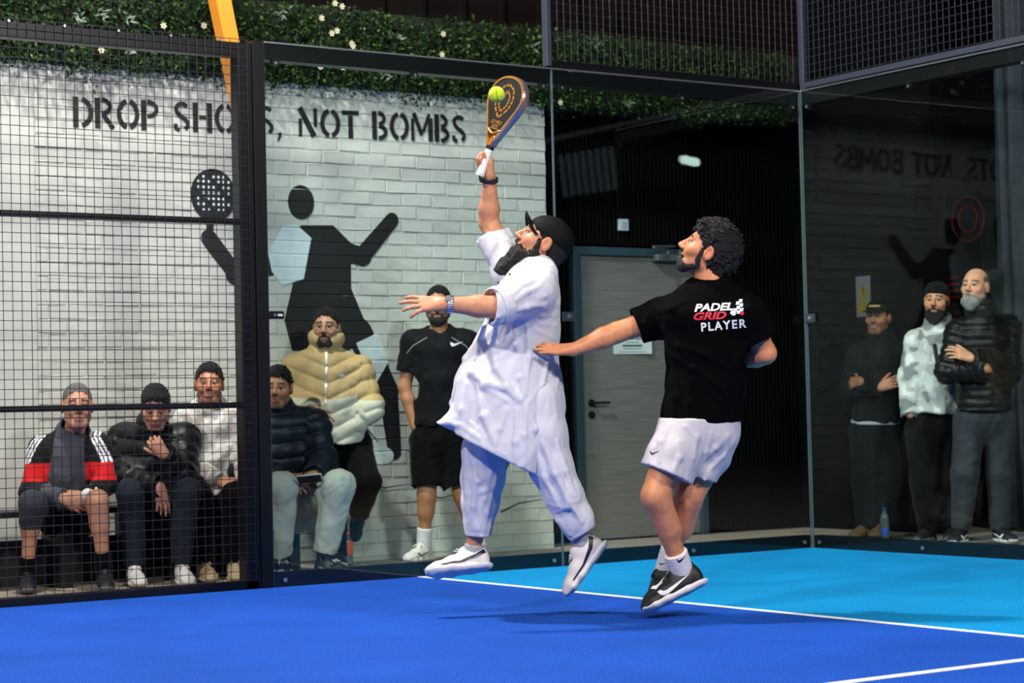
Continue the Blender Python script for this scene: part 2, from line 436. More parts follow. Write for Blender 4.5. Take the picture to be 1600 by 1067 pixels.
c2 = MB(); c2.tube([(.26, -.045, 2.065), (.26, -.045, 2.095)], .014, 10); c2.tube([(.26, -.048, 2.095), (.04, -.16, 2.105)], .010, 8); c2.tube([(.04, -.16, 2.107), (.33, -.04, 2.125)], .009, 8)
c2.build('closer_arm', M_CLOSER, door)
# notice hanging on the door
def text_mesh(txt, size, name='text', bold=0.0, shear=0.0, extrude=0.0, align='CENTER', spacing=1.0):
    cu = bpy.data.curves.new(name, 'FONT'); cu.body = txt; cu.size = size; cu.align_x = align; cu.align_y = 'CENTER'
    cu.offset = bold; cu.shear = shear; cu.extrude = extrude; cu.resolution_u = 3; cu.space_character = spacing
    o = bpy.data.objects.new(name, cu); COL.objects.link(o)
    dg = bpy.context.evaluated_depsgraph_get()
    me = bpy.data.meshes.new_from_object(o.evaluated_get(dg)); bpy.data.objects.remove(o); bpy.data.curves.remove(cu)
    return me
M_PAPER = mat('laminated_white_paper', rgb(205, 214, 216), .35, noise=(8, .05))
M_INK = mat('dark_green_ink', rgb(40, 66, 68), .5)
q0 = on_y(960, 553, SY-.02); q1 = on_y(1017, 520, SY-.02)
nx0, nx1, nz0, nz1 = q0[0], q1[0], q0[2], q0[2]+.235
notice = empty('door_notice', ((nx0+nx1)/2, SY-.006, nz0), 'white laminated notice with dark lettering taped to the grey door', 'notice')
bm = bmesh.new(); NXN = 10
gridv = [[bm.verts.new(((nx0-nx1)/2+(nx1-nx0)*i/NXN, -.002-.032*max(0, i/NXN-.3)**1.3*(1-.3*j), j*(nz1-nz0))) for j in range(2)] for i in range(NXN+1)]
for i in range(NXN): bm.faces.new((gridv[i][0], gridv[i+1][0], gridv[i+1][1], gridv[i][1]))
me = bpy.data.meshes.new('sheet'); bm.to_mesh(me); bm.free()
so = link('sheet', me, M_PAPER, notice); sm = so.modifiers.new('t', 'SOLIDIFY'); sm.thickness = .0012; sm.offset = 1
def notice_y(x): i = (x-(nx0-nx1)/2)/(nx1-nx0); return -.002-.032*max(0, i-.3)**1.3-.0022
for (tx, sz, zc) in (('OUT OF', .052, .185), ('ORDER', .062, .125)):
    me = text_mesh(tx, sz, bold=.0012); nm = MB()
    nm.add([(v.co.x, notice_y(v.co.x), v.co.y+zc) for v in me.vertices], [tuple(p.vertices) for p in me.polygons])
    nm.build('printed_word', M_INK, notice)
for (a, b, zc, hh) in ((-.06, .06, .083, .004), (-.085, .085, .06, .012), (-.08, .08, .038, .004), (-.115, .115, .014, .003)):
    nm = MB(); pts = [(a+(b-a)*k/8) for k in range(9)]
    nm.add([(x, notice_y(x), zc-hh/2) for x in pts]+[(x, notice_y(x), zc+hh/2) for x in pts], [(k, k+1, k+10, k+9) for k in range(8)])
    nm.build('printed_rule', M_INK, notice)
# small white wall unit above the door
q = on_y(970, 352, SY)
wu = empty('wall_sensor', (q[0], SY-.012, q[2]), 'small square white unit on the black slats above the door', 'sensor')
M_WPL = mat('white_plastic', rgb(200, 206, 210), .4)
MB().box((-.042, -.03, -.042), (.042, 0, .042)).build('housing', M_WPL, wu, bevel=.005)
MB().box((-.022, -.034, -.026), (.022, -.028, .022)).build('cover_plate', mat('pale_blue_cover', rgb(150, 180, 200), .3), wu, bevel=.002)
# ------------------------------------------------------------------ green wall above the mural
M_LEAF = mat('artificial_leaf', (0, 0, 0), .6, 0, .12, attr=True)
rg = np.random.default_rng(11)
fol = struct(MB().box((-6.4, 1.44, 3.06), (1.3, 1.80, 3.56)).build('trim_green_wall', mat('hedge_backing', rgb(10, 16, 8), .9)))
def leaves(name, n, xr, zfun, yr, size, colfn, parent):
    vs = np.zeros((n*4, 3)); cols = np.zeros((n*4, 4)); fs = []
    for i in range(n):
        x = rg.uniform(*xr); zz = zfun(x); y = rg.uniform(*yr)
        s = rg.uniform(*size)
        d = nrm(rg.normal(0, 1, 3)*np.array([1, .55, 1])); nn = nrm(V3(rg.normal(0, .5), -1, rg.normal(.3, .5)))
        w = nrm(np.cross(d, nn))
        p = V3(x, y, zz)
        vs[i*4:i*4+4] = [p, p+d*s*.55+w*s*.30, p+d*s-nn*s*-.08, p+d*s*.5-w*s*.30]
        cols[i*4:i*4+4] = (*colfn(), 1)
        fs.append((i*4, i*4+1, i*4+2, i*4+3))
    me = bpy.data.meshes.new(name); me.from_pydata(vs.tolist(), [], fs); me.update()
    a = me.color_attributes.new('Col', 'FLOAT_COLOR', 'POINT'); a.data.foreach_set('color', cols.ravel())
    o = link(name, me, M_LEAF, parent); o['kind'] = 'stuff'; return o
def leafcol():
    k = rg.random()
    if k < .10: c = (.11, .19, .035)
    elif k < .55: c = (.03, .08, .014)
    else: c = (.008, .026, .006)
    return tuple(np.array(c)*rg.uniform(.25, .75))
def zf(x):
    return 3.04+.52*rg.random() - (.05*rg.random()**2 + .05*max(0, math.sin(x*5.3)+math.sin(x*11.1))*rg.random()**2)
leaves('foliage', 24000, (-6.2, 1.1), zf, (1.28, 1.42), (.016, .038), leafcol, fol)
def tuftcol(): return tuple(np.array((.34, .44, .36))*rg.uniform(.5, 1.2))
tc_x = [on_y(px, py, 1.3) for px, py in ((120, 25), (160, 20), (195, 30), (115, 60), (205, 80), (600, 115), (620, 60), (835, 75), (890, 130), (980, 160), (930, 70), (440, 20), (560, 90), (1040, 130))]
vs_ = MB(); 
for c in tc_x:
    for k in range(9):
        a = rg.uniform(0, 6.28); d = V3(math.cos(a), -.4, math.sin(a)); s = rg.uniform(.03, .06); w = np.cross(d, V3(0, 1, 0)); w = nrm(w)*.006
        p = c+rg.normal(0, .015, 3)*V3(1, .3, 1)
        vs_.add([p, p+d*s*.5+w, p+d*s, p+d*s*.5-w], [(0, 1, 2, 3)])
to = vs_.build('pale_tufts', mat('pale_variegated_leaf', rgb(104, 120, 104), .6), fol); to['kind'] = 'stuff'
fm = MB()
for k in range(6):
    a = k*math.pi/3; d = V3(math.cos(a), -.25, math.sin(a)); w = nrm(np.cross(d, V3(0, 1, 0)))*.011
    fm.add([V3(0, 0, 0), d*.014+w, d*.03, d*.014-w], [(0, 1, 2, 3)])
fm.lathe([(.004, -.004), (.007, .003), (.002, .008)], V3(0, -.006, 0), 6)
fme = bpy.data.meshes.new('flower'); fme.from_pydata([tuple(q) for q in fm.v], [], fm.f); fme.materials.append(mat('cream_petal', rgb(190, 184, 150), .6))
for (px, py) in ((318, 40), (255, 40), (523, 5), (534, 10), (502, 28), (518, 52), (526, 48), (549, 68), (551, 72), (535, 105), (692, 53), (690, 85), (500, 104), (889, 115), (893, 108), (875, 160), (262, 78), (158, 78)):
    o = bpy.data.objects.new('flower', fme); COL.objects.link(o); o.parent = fol
    o.location = on_y(px, py, 1.27); o.rotation_euler = (0, rg.uniform(0, 6), 0); o.scale = (.8,)*3
# dark brown panelling above the hedge
M_BROWN = mat('dark_russet_panel', rgb(13, 6, 6), .8, 0, .1, noise=(3, .3))
up = struct(MB().box((-6.4, 1.62, 3.5), (2.6, 1.78, 8.0)).build('wall_upper', M_BROWN))
for k in range(10):
    MB().box((-3.2+k*.32, 1.59, 3.56), (-3.2+k*.32+.03, 1.62, 5.5)).build('batten', M_BROWN, up)

# ------------------------------------------------------------------ court enclosure
def wires(name, O, ux, uz, nx, nz, pitch, parent, rad=.0021, zoff=0.0, m=None):
    """welded mesh: nx cells along ux, nz cells along uz, starting at O; uprights behind the level wires"""
    O, ux, uz = [np.asarray(q, float) for q in (O, ux, uz)]
    un = np.cross(ux, uz)
    b = MB()
    for k in range(nz+1):
        p = O+uz*k*pitch; b.tube([p, p+ux*nx*pitch], rad, 5, False)
    for k in range(nx+1):
        p = O+ux*k*pitch+un*rad*1.7; b.tube([p, p+uz*nz*pitch], rad, 4, False)
    o = b.build(name, m or M_WIRE, parent, smooth=True); o['kind'] = 'stuff'; return o
M_WIRE = mat('black_coated_wire', rgb(46, 47, 52), .30, .4, .7)
M_GREYP = mat('blue_grey_post_coat', rgb(50, 55, 68), .45, noise=(9, .1))
# mesh fence of the side wall (left of the glass)
FX0 = -6.4
fence = empty('mesh_fence', (-4.06, 0, 0), 'black welded wire fence panel with two rails in front of the seated spectators', 'fence')
O_ = V3(-4.06, 0, 0)
wires('wire_mesh', V3(FX0, -.004, .05)-O_, (1, 0, 0), (0, 0, 1), 47, 59, .05, fence)
MB().box((FX0, .004, 2.905), (-4.03, .085, 2.985)).build('top_rail', M_FRAME, fence, off=O_, bevel=.004)
MB().box((FX0, .0, 0), (-4.03, .06, .045)).build('bottom_rail', M_FRAME, fence, off=O_, bevel=.003)
for zz in (1.0, 2.0):
    b = MB(); b.box((FX0, .004, zz-.016), (-4.03, .045, zz+.016)).build('middle_rail', M_FRAME, fence, off=O_, bevel=.003)
MB().box((-4.105, .0, 0), (-4.018, .085, 2.985)).build('end_post', M_FRAME, fence, off=O_, bevel=.003)
for k in range(7):
    MB().tube([(-4.2-k*.30, -.012, 2.985), (-4.2-k*.30, .0, 2.985)], .007, 8).build('mesh_clip', M_BOLT, fence, off=O_)
post = empty('frame_post', (-3.975, .03, 0), 'tall black steel post between the wire fence and the glass', 'post')
O_ = V3(-3.975, .03, 0)
MB().box((-4.016, -.012, 0), (-3.945, .07, 3.0)).build('upright', M_FRAME, post, off=O_, bevel=.003)
for zz in (1.49, ):
    br = MB().box((-3.95, -.022, zz-.022), (-3.855, -.008, zz+.022)).build('glass_bracket', M_FRAME, post, off=O_, bevel=.006)
    MB().tube([(-3.915, -.026, zz), (-3.915, -.021, zz)], .008, 10).build('bracket_bolt', M_BOLT, br, off=O_)
    MB().box((-3.897, -.0235, zz-.006), (-3.867, -.0215, zz+.006)).build('bracket_slot', M_WPL, br, off=O_)

def bolt(p, n, parent, off, r=.012):
    p = np.asarray(p, float); n = np.asarray(n, float)
    MB().tube([p, p+n*.006], r, 12).build('bolt', M_BOLT, parent, off=off)
def glass_panel(name, label, A, B, out, gm=None):
    """A,B: bottom corners on the floor; out: unit vector away from the court"""
    A, B, out = [np.asarray(q, float) for q in (A, B, out)]
    t = nrm(B-A); O = (A+B)/2
    g = empty(name, O, label, 'glass screen', 'toughened glass panels of the court')
    def bx(nm, a0, a1, o0, o1, z0, z1, m, bevel=0):
        L = np.linalg.norm(B-A)
        pts = [A+t*a+out*o_+V3(0, 0, z_) for z_ in (z0, z1) for (a, o_) in ((a0, o0), (L-a1, o0), (L-a1, o1), (a0, o1))]
        b = MB(); b.add(pts, [(3, 2, 1, 0), (4, 5, 6, 7), (0, 1, 5, 4), (1, 2, 6, 5), (2, 3, 7, 6), (3, 0, 4, 7)])
        ob = b.build(nm, m, g, off=O, bevel=bevel)
        me = ob.data
        bm = bmesh.new(); bm.from_mesh(me); bmesh.ops.recalc_face_normals(bm, faces=bm.faces); bm.to_mesh(me); bm.free()
        return ob
    bx('pane', .006, .006, -.004, .006, .0, 2.995, gm or M_GLASS)
    L = np.linalg.norm(B-A)
    bx('glass_edge', .001, L-.0045, -.004, .007, .0, 2.998, M_GEDGE)
    bx('glass_edge', L-.0045, .001, -.004, .007, .0, 2.998, M_GEDGE)
    bx('bottom_rail', 0, 0, .010, .07, 0, .082, M_FRAME, .003)
    bx('top_rail', 0, 0, .010, .10, 2.905, 2.992, M_FRAME, .003)
    bx('top_edge_strip', 0, 0, -.006, .010, 2.994, 3.002, M_BOLT)
    for a in (.07, L/2, L-.07):
        bolt(A+t*a-out*.006+V3(0, 0, .038), -out, g, O)
        c = MB(); p = A+t*a
        pts = [p+t*da+out*do+V3(0, 0, z_) for z_ in (2.875, 2.91) for (da, do) in ((-.02, -.012), (.02, -.012), (.02, .02), (-.02, .02))]
        c.add(pts, [(3, 2, 1, 0), (4, 5, 6, 7), (0, 1, 5, 4), (1, 2, 6, 5), (2, 3, 7, 6), (3, 0, 4, 7)])
        cl = c.build('top_clamp', M_FRAME, g, off=O)
        MB().tube([p-out*.012+V3(0, 0, 2.885), p-out*.017+V3(0, 0, 2.885)], .008, 10).build('clamp_bolt', M_BOLT, cl, off=O)
    return g
glass_panel('glass_screen', 'clear glass panel beside the black post, in front of the mural figure', (-3.945, 0, 0), (-2, 0, 0), (0, 1, 0))
glass_panel('glass_screen', 'clear glass panel of the side wall in front of the grey door', (-2, 0, 0), (0, 0, 0), (0, 1, 0))
glass_panel('glass_screen', 'dark reflecting glass panel of the end wall in front of the three standing men', (0, -.012, 0), (0, -2, 0), (1, 0, 0), M_GLASS_E)
# glass clips at mid height
for i, (P, n, tx) in enumerate(((V3(-1.92, -.006, 1.497), V3(0, -1, 0), V3(1, 0, 0)), (V3(-.006, -.06, 1.5), V3(-1, 0, 0), V3(0, -1, 0)))):
    lab = ('clear square glass clip at the seam beside the door', 'small clear clip holding the corner of the end glass')[i]
    g = empty('glass_clip', P, lab, 'clip')
    q = MB(); a = tx*.045; z_ = V3(0, 0, .028)
    q.add([-a-z_, a-z_, a+z_, -a+z_, -a-z_+n*.01, a-z_+n*.01, a+z_+n*.01, -a+z_+n*.01], [(3, 2, 1, 0), (4, 5, 6, 7), (0, 1, 5, 4), (1, 2, 6, 5), (2, 3, 7, 6), (3, 0, 4, 7)])
    q.build('plate', mat('dark_clip', rgb(58, 66, 72), .25, .3), g)
    MB().tube([n*.01, n*.018], .012, 12).build('clip_bolt', M_BOLT, g)
# upper mesh of the first side panel and of the end wall
um = empty('upper_mesh', (-1, 0, 3.0), 'dark welded mesh above the side glass nearest the corner', 'fence')
O_ = V3(-1, 0, 3.0)
wires('wire_mesh', V3(-2, 0, 3.05)-O_, (1, 0, 0), (0, 0, 1), 40, 19, .05, um)
MB().box((-2.035, -.01, 3.012), (-2.0, .04, 4.02)).build('upright', M_GREYP, um, off=O_, bevel=.003)
MB().box((-2, .004, 3.004), (-.05, .06, 3.05)).build('bottom_rail', M_FRAME, um, off=O_, bevel=.003)
MB().box((-2, .004, 3.98), (-.05, .04, 4.02)).build('top_rail', M_FRAME, um, off=O_, bevel=.003)
um = empty('upper_mesh', (0, -1.6, 3.0), 'dark square welded mesh above the end glass, upper right', 'fence')
O_ = V3(0, -1.6, 3.0)
wires('wire_mesh', V3(.0, -3.2, 3.06)-O_, (0, 1, 0), (0, 0, 1), 63, 19, .05, um, m=mat('grey_coated_wire', rgb(48, 51, 60), .4, .2))
MB().box((-.005, -.05, 3.004), (.035, -.012, 4.02)).build('upright', M_GREYP, um, off=O_, bevel=.003)
MB().box((-.005, -3.2, 3.012), (.05, -.05, 3.05)).build('bottom_rail', M_GREYP, um, off=O_, bevel=.003)
MB().box((0, -3.2, 3.98), (.04, -.05, 4.02)).build('top_rail', M_GREYP, um, off=O_, bevel=.003)

# ------------------------------------------------------------------ orange lamp post
M_OR = mat('orange_powder_coat', rgb(238, 150, 40), .42, noise=(6, .06), bump=(120, .03))
lp = empty('lamp_post', (-3.93, .20, 0), 'slanted orange steel lamp post behind the top of the black post', 'lamp post')
O_ = V3(-3.93, .20, 0)
def beam(name, a, b, wa, wb, da, db, parent, m, off, side=(1, 0, 0)):
    a, b = np.asarray(a, float), np.asarray(b, float); ax = nrm(b-a); s = nrm(np.asarray(side, float)-ax*np.dot(side, ax)); d = np.cross(ax, s)
    pts = [p+s*sx*w/2+d*sy*dd/2 for p, w, dd in ((a, wa, da), (b, wb, db)) for sx, sy in ((-1, -1), (1, -1), (1, 1), (-1, 1))]
    q = MB(); q.add(pts, [(3, 2, 1, 0), (4, 5, 6, 7), (0, 1, 5, 4), (1, 2, 6, 5), (2, 3, 7, 6), (3, 0, 4, 7)])
    ob = q.build(name, m, parent, off=off, bevel=.004)
    bm = bmesh.new(); bm.from_mesh(ob.data); bmesh.ops.recalc_face_normals(bm, faces=bm.faces); bm.to_mesh(ob.data); bm.free()
    return ob
p_lo = on_y(384, 200, .20); p_hi = on_y(341, -10, .20)
dlt = (p_hi-p_lo)/(p_hi[2]-p_lo[2])
beam('slanted_mast', p_lo, p_lo+dlt*3.6, .085, .125, .10, .12, lp, M_OR, O_)
beam('upright', (-3.955, .20, 0), (-3.955, .20, p_lo[2]+.05), .075, .075, .09, .09, lp, M_FRAME, O_)
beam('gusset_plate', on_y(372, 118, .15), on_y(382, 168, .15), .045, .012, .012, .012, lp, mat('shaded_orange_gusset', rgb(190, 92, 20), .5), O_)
pt = p_lo+dlt*3.6
beam('lamp_arm', pt, (-5.2, -.9, 6.42), .08, .06, .08, .06, lp, M_OR, O_, side=(0, 1, 0))
MB().box((-5.5, -1.2, 6.36), (-4.9, -.8, 6.44)).build('lamp_housing', M_FRAME, lp, off=O_, bevel=.01)

# ------------------------------------------------------------------ bench under the spectators
bench = empty('bench', (-4.2, 1.08, 0), 'long low black bench under the seated spectators', 'bench')
O_ = V3(-4.2, 1.08, 0)
M_BENCH = mat('black_bench_board', rgb(16, 16, 18), .5, noise=(8, .2))
BX0, BX1 = -5.6, -3.22
for k in range(3):
    MB().box((BX0, .925+k*.115, .405), (BX1, 1.03+k*.115, .44)).build('seat_board', M_BENCH, bench, off=O_, bevel=.005)
for x in (-5.3, -4.75, -4.3, -3.86, -3.30):
    MB().box((x-.035, .95, 0), (x+.035, 1.24, .405)).build('support', M_BENCH, bench, off=O_, bevel=.003)
MB().box((BX0, 1.20, .0), (BX1, 1.23, .265)).build('lower_board', M_BENCH, bench, off=O_, bevel=.003)

# ------------------------------------------------------------------ the space behind the end glass
PX = 1.55
part = struct(MB().box((PX, .33, 0), (PX+.12, SY+.1, 4.2)).build('wall_partition', mat('black_partition', rgb(3, 4, 5), .9, 0, .08, noise=(3, .2))))
q = on_x(1350, 463, PX)
ws = empty('warning_sign', (PX-.004, q[1], q[2]-.15), 'white sign with a yellow warning triangle on the black partition', 'sign')
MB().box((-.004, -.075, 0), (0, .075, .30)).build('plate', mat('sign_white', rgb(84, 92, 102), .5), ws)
tri = MB(); tri.prism([(-.062, .13), (.062, .13), (0, .26)], V3(-.0045, 0, 0), V3(0, -1, 0), V3(0, 0, 1), V3(-1, 0, 0), .001)
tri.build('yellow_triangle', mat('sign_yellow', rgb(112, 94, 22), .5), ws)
bl = MB(); bl.prism([(.004, .15), (.014, .185), (.003, .183), (.006, .235), (-.012, .19), (-.001, .19)], V3(-.0058, 0, 0), V3(0, -1, 0), V3(0, 0, 1), V3(-1, 0, 0), .001)
bl.build('bolt_symbol', M_BLACKPL, ws)
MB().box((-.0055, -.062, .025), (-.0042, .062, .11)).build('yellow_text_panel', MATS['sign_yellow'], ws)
# curtain
cur = bpy.data.meshes.new('curtain'); cv = []; cf = []
n_c = 90
for i in range(n_c+1):
    s = i/n_c; y = .22-1.30*s
    for j, zz in enumerate((.03, 1.2, 2.4, 4.2)):
        x = 2.05+.055*math.sin(s*55+.3*j)+.03*math.sin(s*23+1+j*.4)
        cv.append((x, y+.03*math.sin(s*31+j), zz))
for i in range(n_c):
    for j in range(3): cf.append((i*4+j, (i+1)*4+j, (i+1)*4+j+1, i*4+j+1))
cur.from_pydata(cv, [], cf); cur.polygons.foreach_set('use_smooth', [True]*len(cur.polygons))
co = link('curtain', cur, mat('blue_grey_curtain', rgb(36, 45, 53), .85, noise=(6, .15), bump=(200, .2)))
tag(co, 'blue-grey curtain hanging in folds behind the bald man', 'curtain'); sm = co.modifiers.new('t', 'SOLIDIFY'); sm.thickness = .004
# red neon-style sign on a far wall, seen between partition and curtain
fw = struct(MB().box((6.9, -3, 0), (7.0, 8, 2.3)).build('wall_far', mat('grey_green_far_wall', rgb(112, 130, 126), .7, noise=(2, .1))))
struct(MB().box((4.3, -2, -.03), (6.6, 8, .004)).build('floor_far_court', M_TURF_D))
struct(MB().box((6.6, -3, 0), (6.9, 8, .5)).build('baseboard_far', mat('far_dark_plinth', rgb(40, 50, 56), .7)))
RX = 2.6
sg = empty('ring_sign', on_x(1487, 430, RX), 'red double ring sign with stacked bars, half hidden behind the bald man', 'sign')
M_RED = mat('red_sign_acrylic', rgb(200, 44, 30), .4)
cc = on_x(1512, 342, RX)-on_x(1487, 430, RX)
for (rr, w_, nm) in ((.165, .010, 'outer_ring'), (.095, .010, 'inner_ring')):
    pts = [cc+V3(0, rr*math.cos(t), rr*1.05*math.sin(t)) for t in np.linspace(0, 2*math.pi, 40)]
    MB().tube(pts, w_*.6, 6, False).build(nm, M_RED, sg)
for k in range(4):
    MB().box((-.006, -.07, -.03-.05*k), (.006, .035, -.012-.05*k)).build('sign_bar', M_RED, sg)
MB().box((.010, -.30, -on_x(1487, 430, RX)[2]), (.03, .06, .62)).build('sign_backing', mat('sign_back_black', rgb(12, 12, 13), .6), sg)

# things across the hall that the glass mirrors
hl = empty('bulkhead_lamp', (9.6, -12.9, 4.515), 'oval bulkhead lamp mirrored in the dark side glass', 'lamp')
lens = MB()
ov0 = [(.15*math.copysign(abs(math.cos(t))**.55, math.cos(t)), .058*math.copysign(abs(math.sin(t))**.8, math.sin(t))) for t in np.linspace(0, 2*math.pi, 24, endpoint=False)]
ov = [(p[0]*.966+p[1]*.26, -p[0]*.26+p[1]*.966) for p in ov0]
ux = nrm(V3(.62, .78, 0)); un = V3(-ux[1], ux[0], 0)
lens.prism(ov, -un*0, ux, V3(0, 0, 1), un, .05).build('lens', mat('lit_lamp_lens', (1, 1, 1), .4, emit=((.85, 1.0, .95), 75)), hl)
lens = MB(); lens.prism([(p[0]*1.12, p[1]*1.2) for p in ov], -un*.03, ux, V3(0, 0, 1), un, .03).build('lamp_base', M_FRAME, hl)

# striped panel across the hall, its glow added to show in the side glass
def mirror(px, py, X):
    p = on_y(px, py, 0); d = p-CAM; d = V3(d[0], -d[1], d[2]); return p+d*((X-p[0])/d[0])
rl0 = mirror(913, 268, 9.6)
rl = empty('glow_panel', rl0, 'striped panel with an added glow, mirrored in the side glass left of the door', 'panel')
for k in range(8):
    x0 = 872+k*11.2; a = [mirror(x0, 243-k*2.0, 9.6), mirror(x0+5.5, 242-k*2.0, 9.6), mirror(x0+13.5, 307-k*1.6, 9.6), mirror(x0+8, 308-k*1.6, 9.6)]
    q = MB(); q.add([p-rl0 for p in a]+[p-rl0+V3(.03, 0, 0) for p in a], [(0, 1, 2, 3), (7, 6, 5, 4), (0, 4, 5, 1), (1, 5, 6, 2), (2, 6, 7, 3), (3, 7, 4, 0)])
    q.build('glow_strip', mat('glow_panel_strip', rgb(120, 150, 155), .5, emit=((.55, .8, .85), 1.5)), rl)
# ------------------------------------------------------------------ implicit-surface modeller for bodies and cloth
def _hash(i, j, k, s):
    n = (i*374761393 + j*668265263 + k*2147483647 + s*1274126177) & 0x7fffffff
    n = (n ^ (n >> 13))*1274126177 & 0x7fffffff
    return ((n ^ (n >> 16)) & 0xffff)/32767.5-1.0
def vnoise(p, seed=0):
    """smooth value noise in [-1,1] at points p (N,3)"""
    i = np.floor(p).astype(np.int64); f = p-i; f = f*f*(3-2*f)
    out = 0
    for dx in (0, 1):
        wx = f[:, 0] if dx else 1-f[:, 0]
        for dy in (0, 1):
            wy = f[:, 1] if dy else 1-f[:, 1]
            for dz in (0, 1):
                wz = f[:, 2] if dz else 1-f[:, 2]
                out = out+wx*wy*wz*_hash(i[:, 0]+dx, i[:, 1]+dy, i[:, 2]+dz, seed)
    return out
def smin(a, b, k):
    if k <= 0: return np.minimum(a, b)
    h = np.clip(.5+.5*(b-a)/k, 0, 1)
    return b*(1-h)+a*h-k*h*(1-h)
class Prim:
    def __init__(s, fn, lo, hi, k=.02, op='u'): s.fn = fn; s.lo = np.array(lo, float); s.hi = np.array(hi, float); s.k = k; s.op = op
def rc(a, b, ra, rb=None, k=.02, op='u', quilt=None):
    """round cone from a to b"""
    a = np.asarray(a, float); b = np.asarray(b, float); rb = ra if rb is None else rb
    ba = b-a; L2 = max(ba@ba, 1e-9); L = math.sqrt(L2)
    def fn(p):
        t = np.clip((p-a)@ba/L2, 0, 1)
        d = np.linalg.norm(p-a-t[:, None]*ba, axis=1)-(ra+(rb-ra)*t)
        if quilt: d = d-quilt[1]*np.abs(np.sin(math.pi*t*L/quilt[0]))**.5
        return d
    m = max(ra, rb)+(quilt[1] if quilt else 0)
    return Prim(fn, np.minimum(a, b)-m, np.maximum(a, b)+m, k, op)
def ball(c, r, k=.02, op='u'): return rc(c, np.asarray(c, float)+V3(0, 0, 1e-5), r, r, k, op)
def ell(c, rad, X=None, k=.02, op='u'):
    """ellipsoid; X: 3x3 with local axes as rows"""
    c = np.asarray(c, float); rad = np.asarray(rad, float); X = np.eye(3) if X is None else np.asarray(X, float)
    def fn(p):
        q = (p-c)@X.T; k0 = np.linalg.norm(q/rad, axis=1); k1 = np.linalg.norm(q/(rad*rad), axis=1)
        return k0*(k0-1)/np.maximum(k1, 1e-6)
    m = rad.max(); return Prim(fn, c-m, c+m, k, op)
def tube(rings, k=.02, op='u', quilt=None, kk=.012, folds=None):
    """rings: (centre, width axis, half width, half depth); elliptical limb or torso.  folds=(n, amp0, amp1, phase)"""
    R = [(np.asarray(c, float), nrm(u_), a, b) for c, u_, a, b in rings]
    cum = [0]
    for i in range(len(R)-1): cum.append(cum[-1]+np.linalg.norm(R[i+1][0]-R[i][0]))
    def fn(p):
        D = None
        for i in range(len(R)-1):
            c0, u0, a0, b0 = R[i]; c1, u1, a1, b1 = R[i+1]
            ax = c1-c0; L2 = ax@ax; axn = ax/math.sqrt(L2)
            t = np.clip((p-c0)@ax/L2, 0, 1)
            q = p-c0-t[:, None]*ax
            u_ = nrm(u0+u1); u_ = nrm(u_-axn*(u_@axn)); v_ = np.cross(axn, u_)
            a = a0+(a1-a0)*t; b = b0+(b1-b0)*t
            x = q@u_; y = q@v_; z = q@axn
            if folds:
                th = np.arctan2(y/b, x/a); s_ = (cum[i]+t*math.sqrt(L2))/cum[-1]
                w = 1+(folds[1]+(folds[2]-folds[1])*s_)*(np.sin(folds[0]*th+folds[3]+2*s_)+.5*np.sin((folds[0]*2-1)*th+1.7+3*s_))
                a = a*w; b = b*w
            mn = np.minimum(a, b)
            r_ = np.sqrt((x/a)**2+(y/b)**2+(z/mn)**2)+1e-9
            d = np.sqrt(x*x+y*y+z*z)*(1-1/r_)
            d = np.where(r_ < .3, -mn*.7, d)
            if quilt:
                s_ = cum[i]+t*math.sqrt(L2)
                if len(quilt) > 2: s_ = s_+np.abs(x)*quilt[2]
                d = d-quilt[1]*np.abs(np.sin(math.pi*s_/quilt[0]))**.5
            D = d if D is None else smin(D, d, kk)
        return D
    pts = np.array([c for c, *_ in R]); m = max(max(a, b) for _, _, a, b in R)*(1+2*(max(abs(folds[1]), abs(folds[2])) if folds else 0))+(quilt[1] if quilt else 0)
    return Prim(fn, pts.min(0)-m, pts.max(0)+m, k, op)
def plane(pt, n, k=.004):
    """cut: keep the side away from n"""
    pt = np.asarray(pt, float); n = nrm(n)
    return Prim(lambda p: (p-pt)@n, (-1e9,)*3, (1e9,)*3, k, 'i')
def local_cut(pt, n, rad, k=.003):
    """cut away what lies beyond a plane, only within rad of pt"""
    pt = np.asarray(pt, float); n = nrm(n)
    def fn(p):
        q = p-pt
        return np.maximum(-(q@n), np.linalg.norm(q-n*rad*.75, axis=1)-rad)
    return Prim(fn, pt-rad*2, pt+rad*2, k, 's')
def evalf(prims, p, pad):
    d = np.full(len(p), .3)
    for pr in prims:
        m = pr.k+pad
        if pr.op == 'i':
            d = -smin(-d, -pr.fn(p), pr.k); continue
        idx = np.nonzero(((p > pr.lo-m) & (p < pr.hi+m)).all(1))[0]
        if len(idx) == 0: continue
        v = pr.fn(p[idx])
        d[idx] = smin(d[idx], v, pr.k) if pr.op == 'u' else -smin(-d[idx], v, pr.k)
    return d
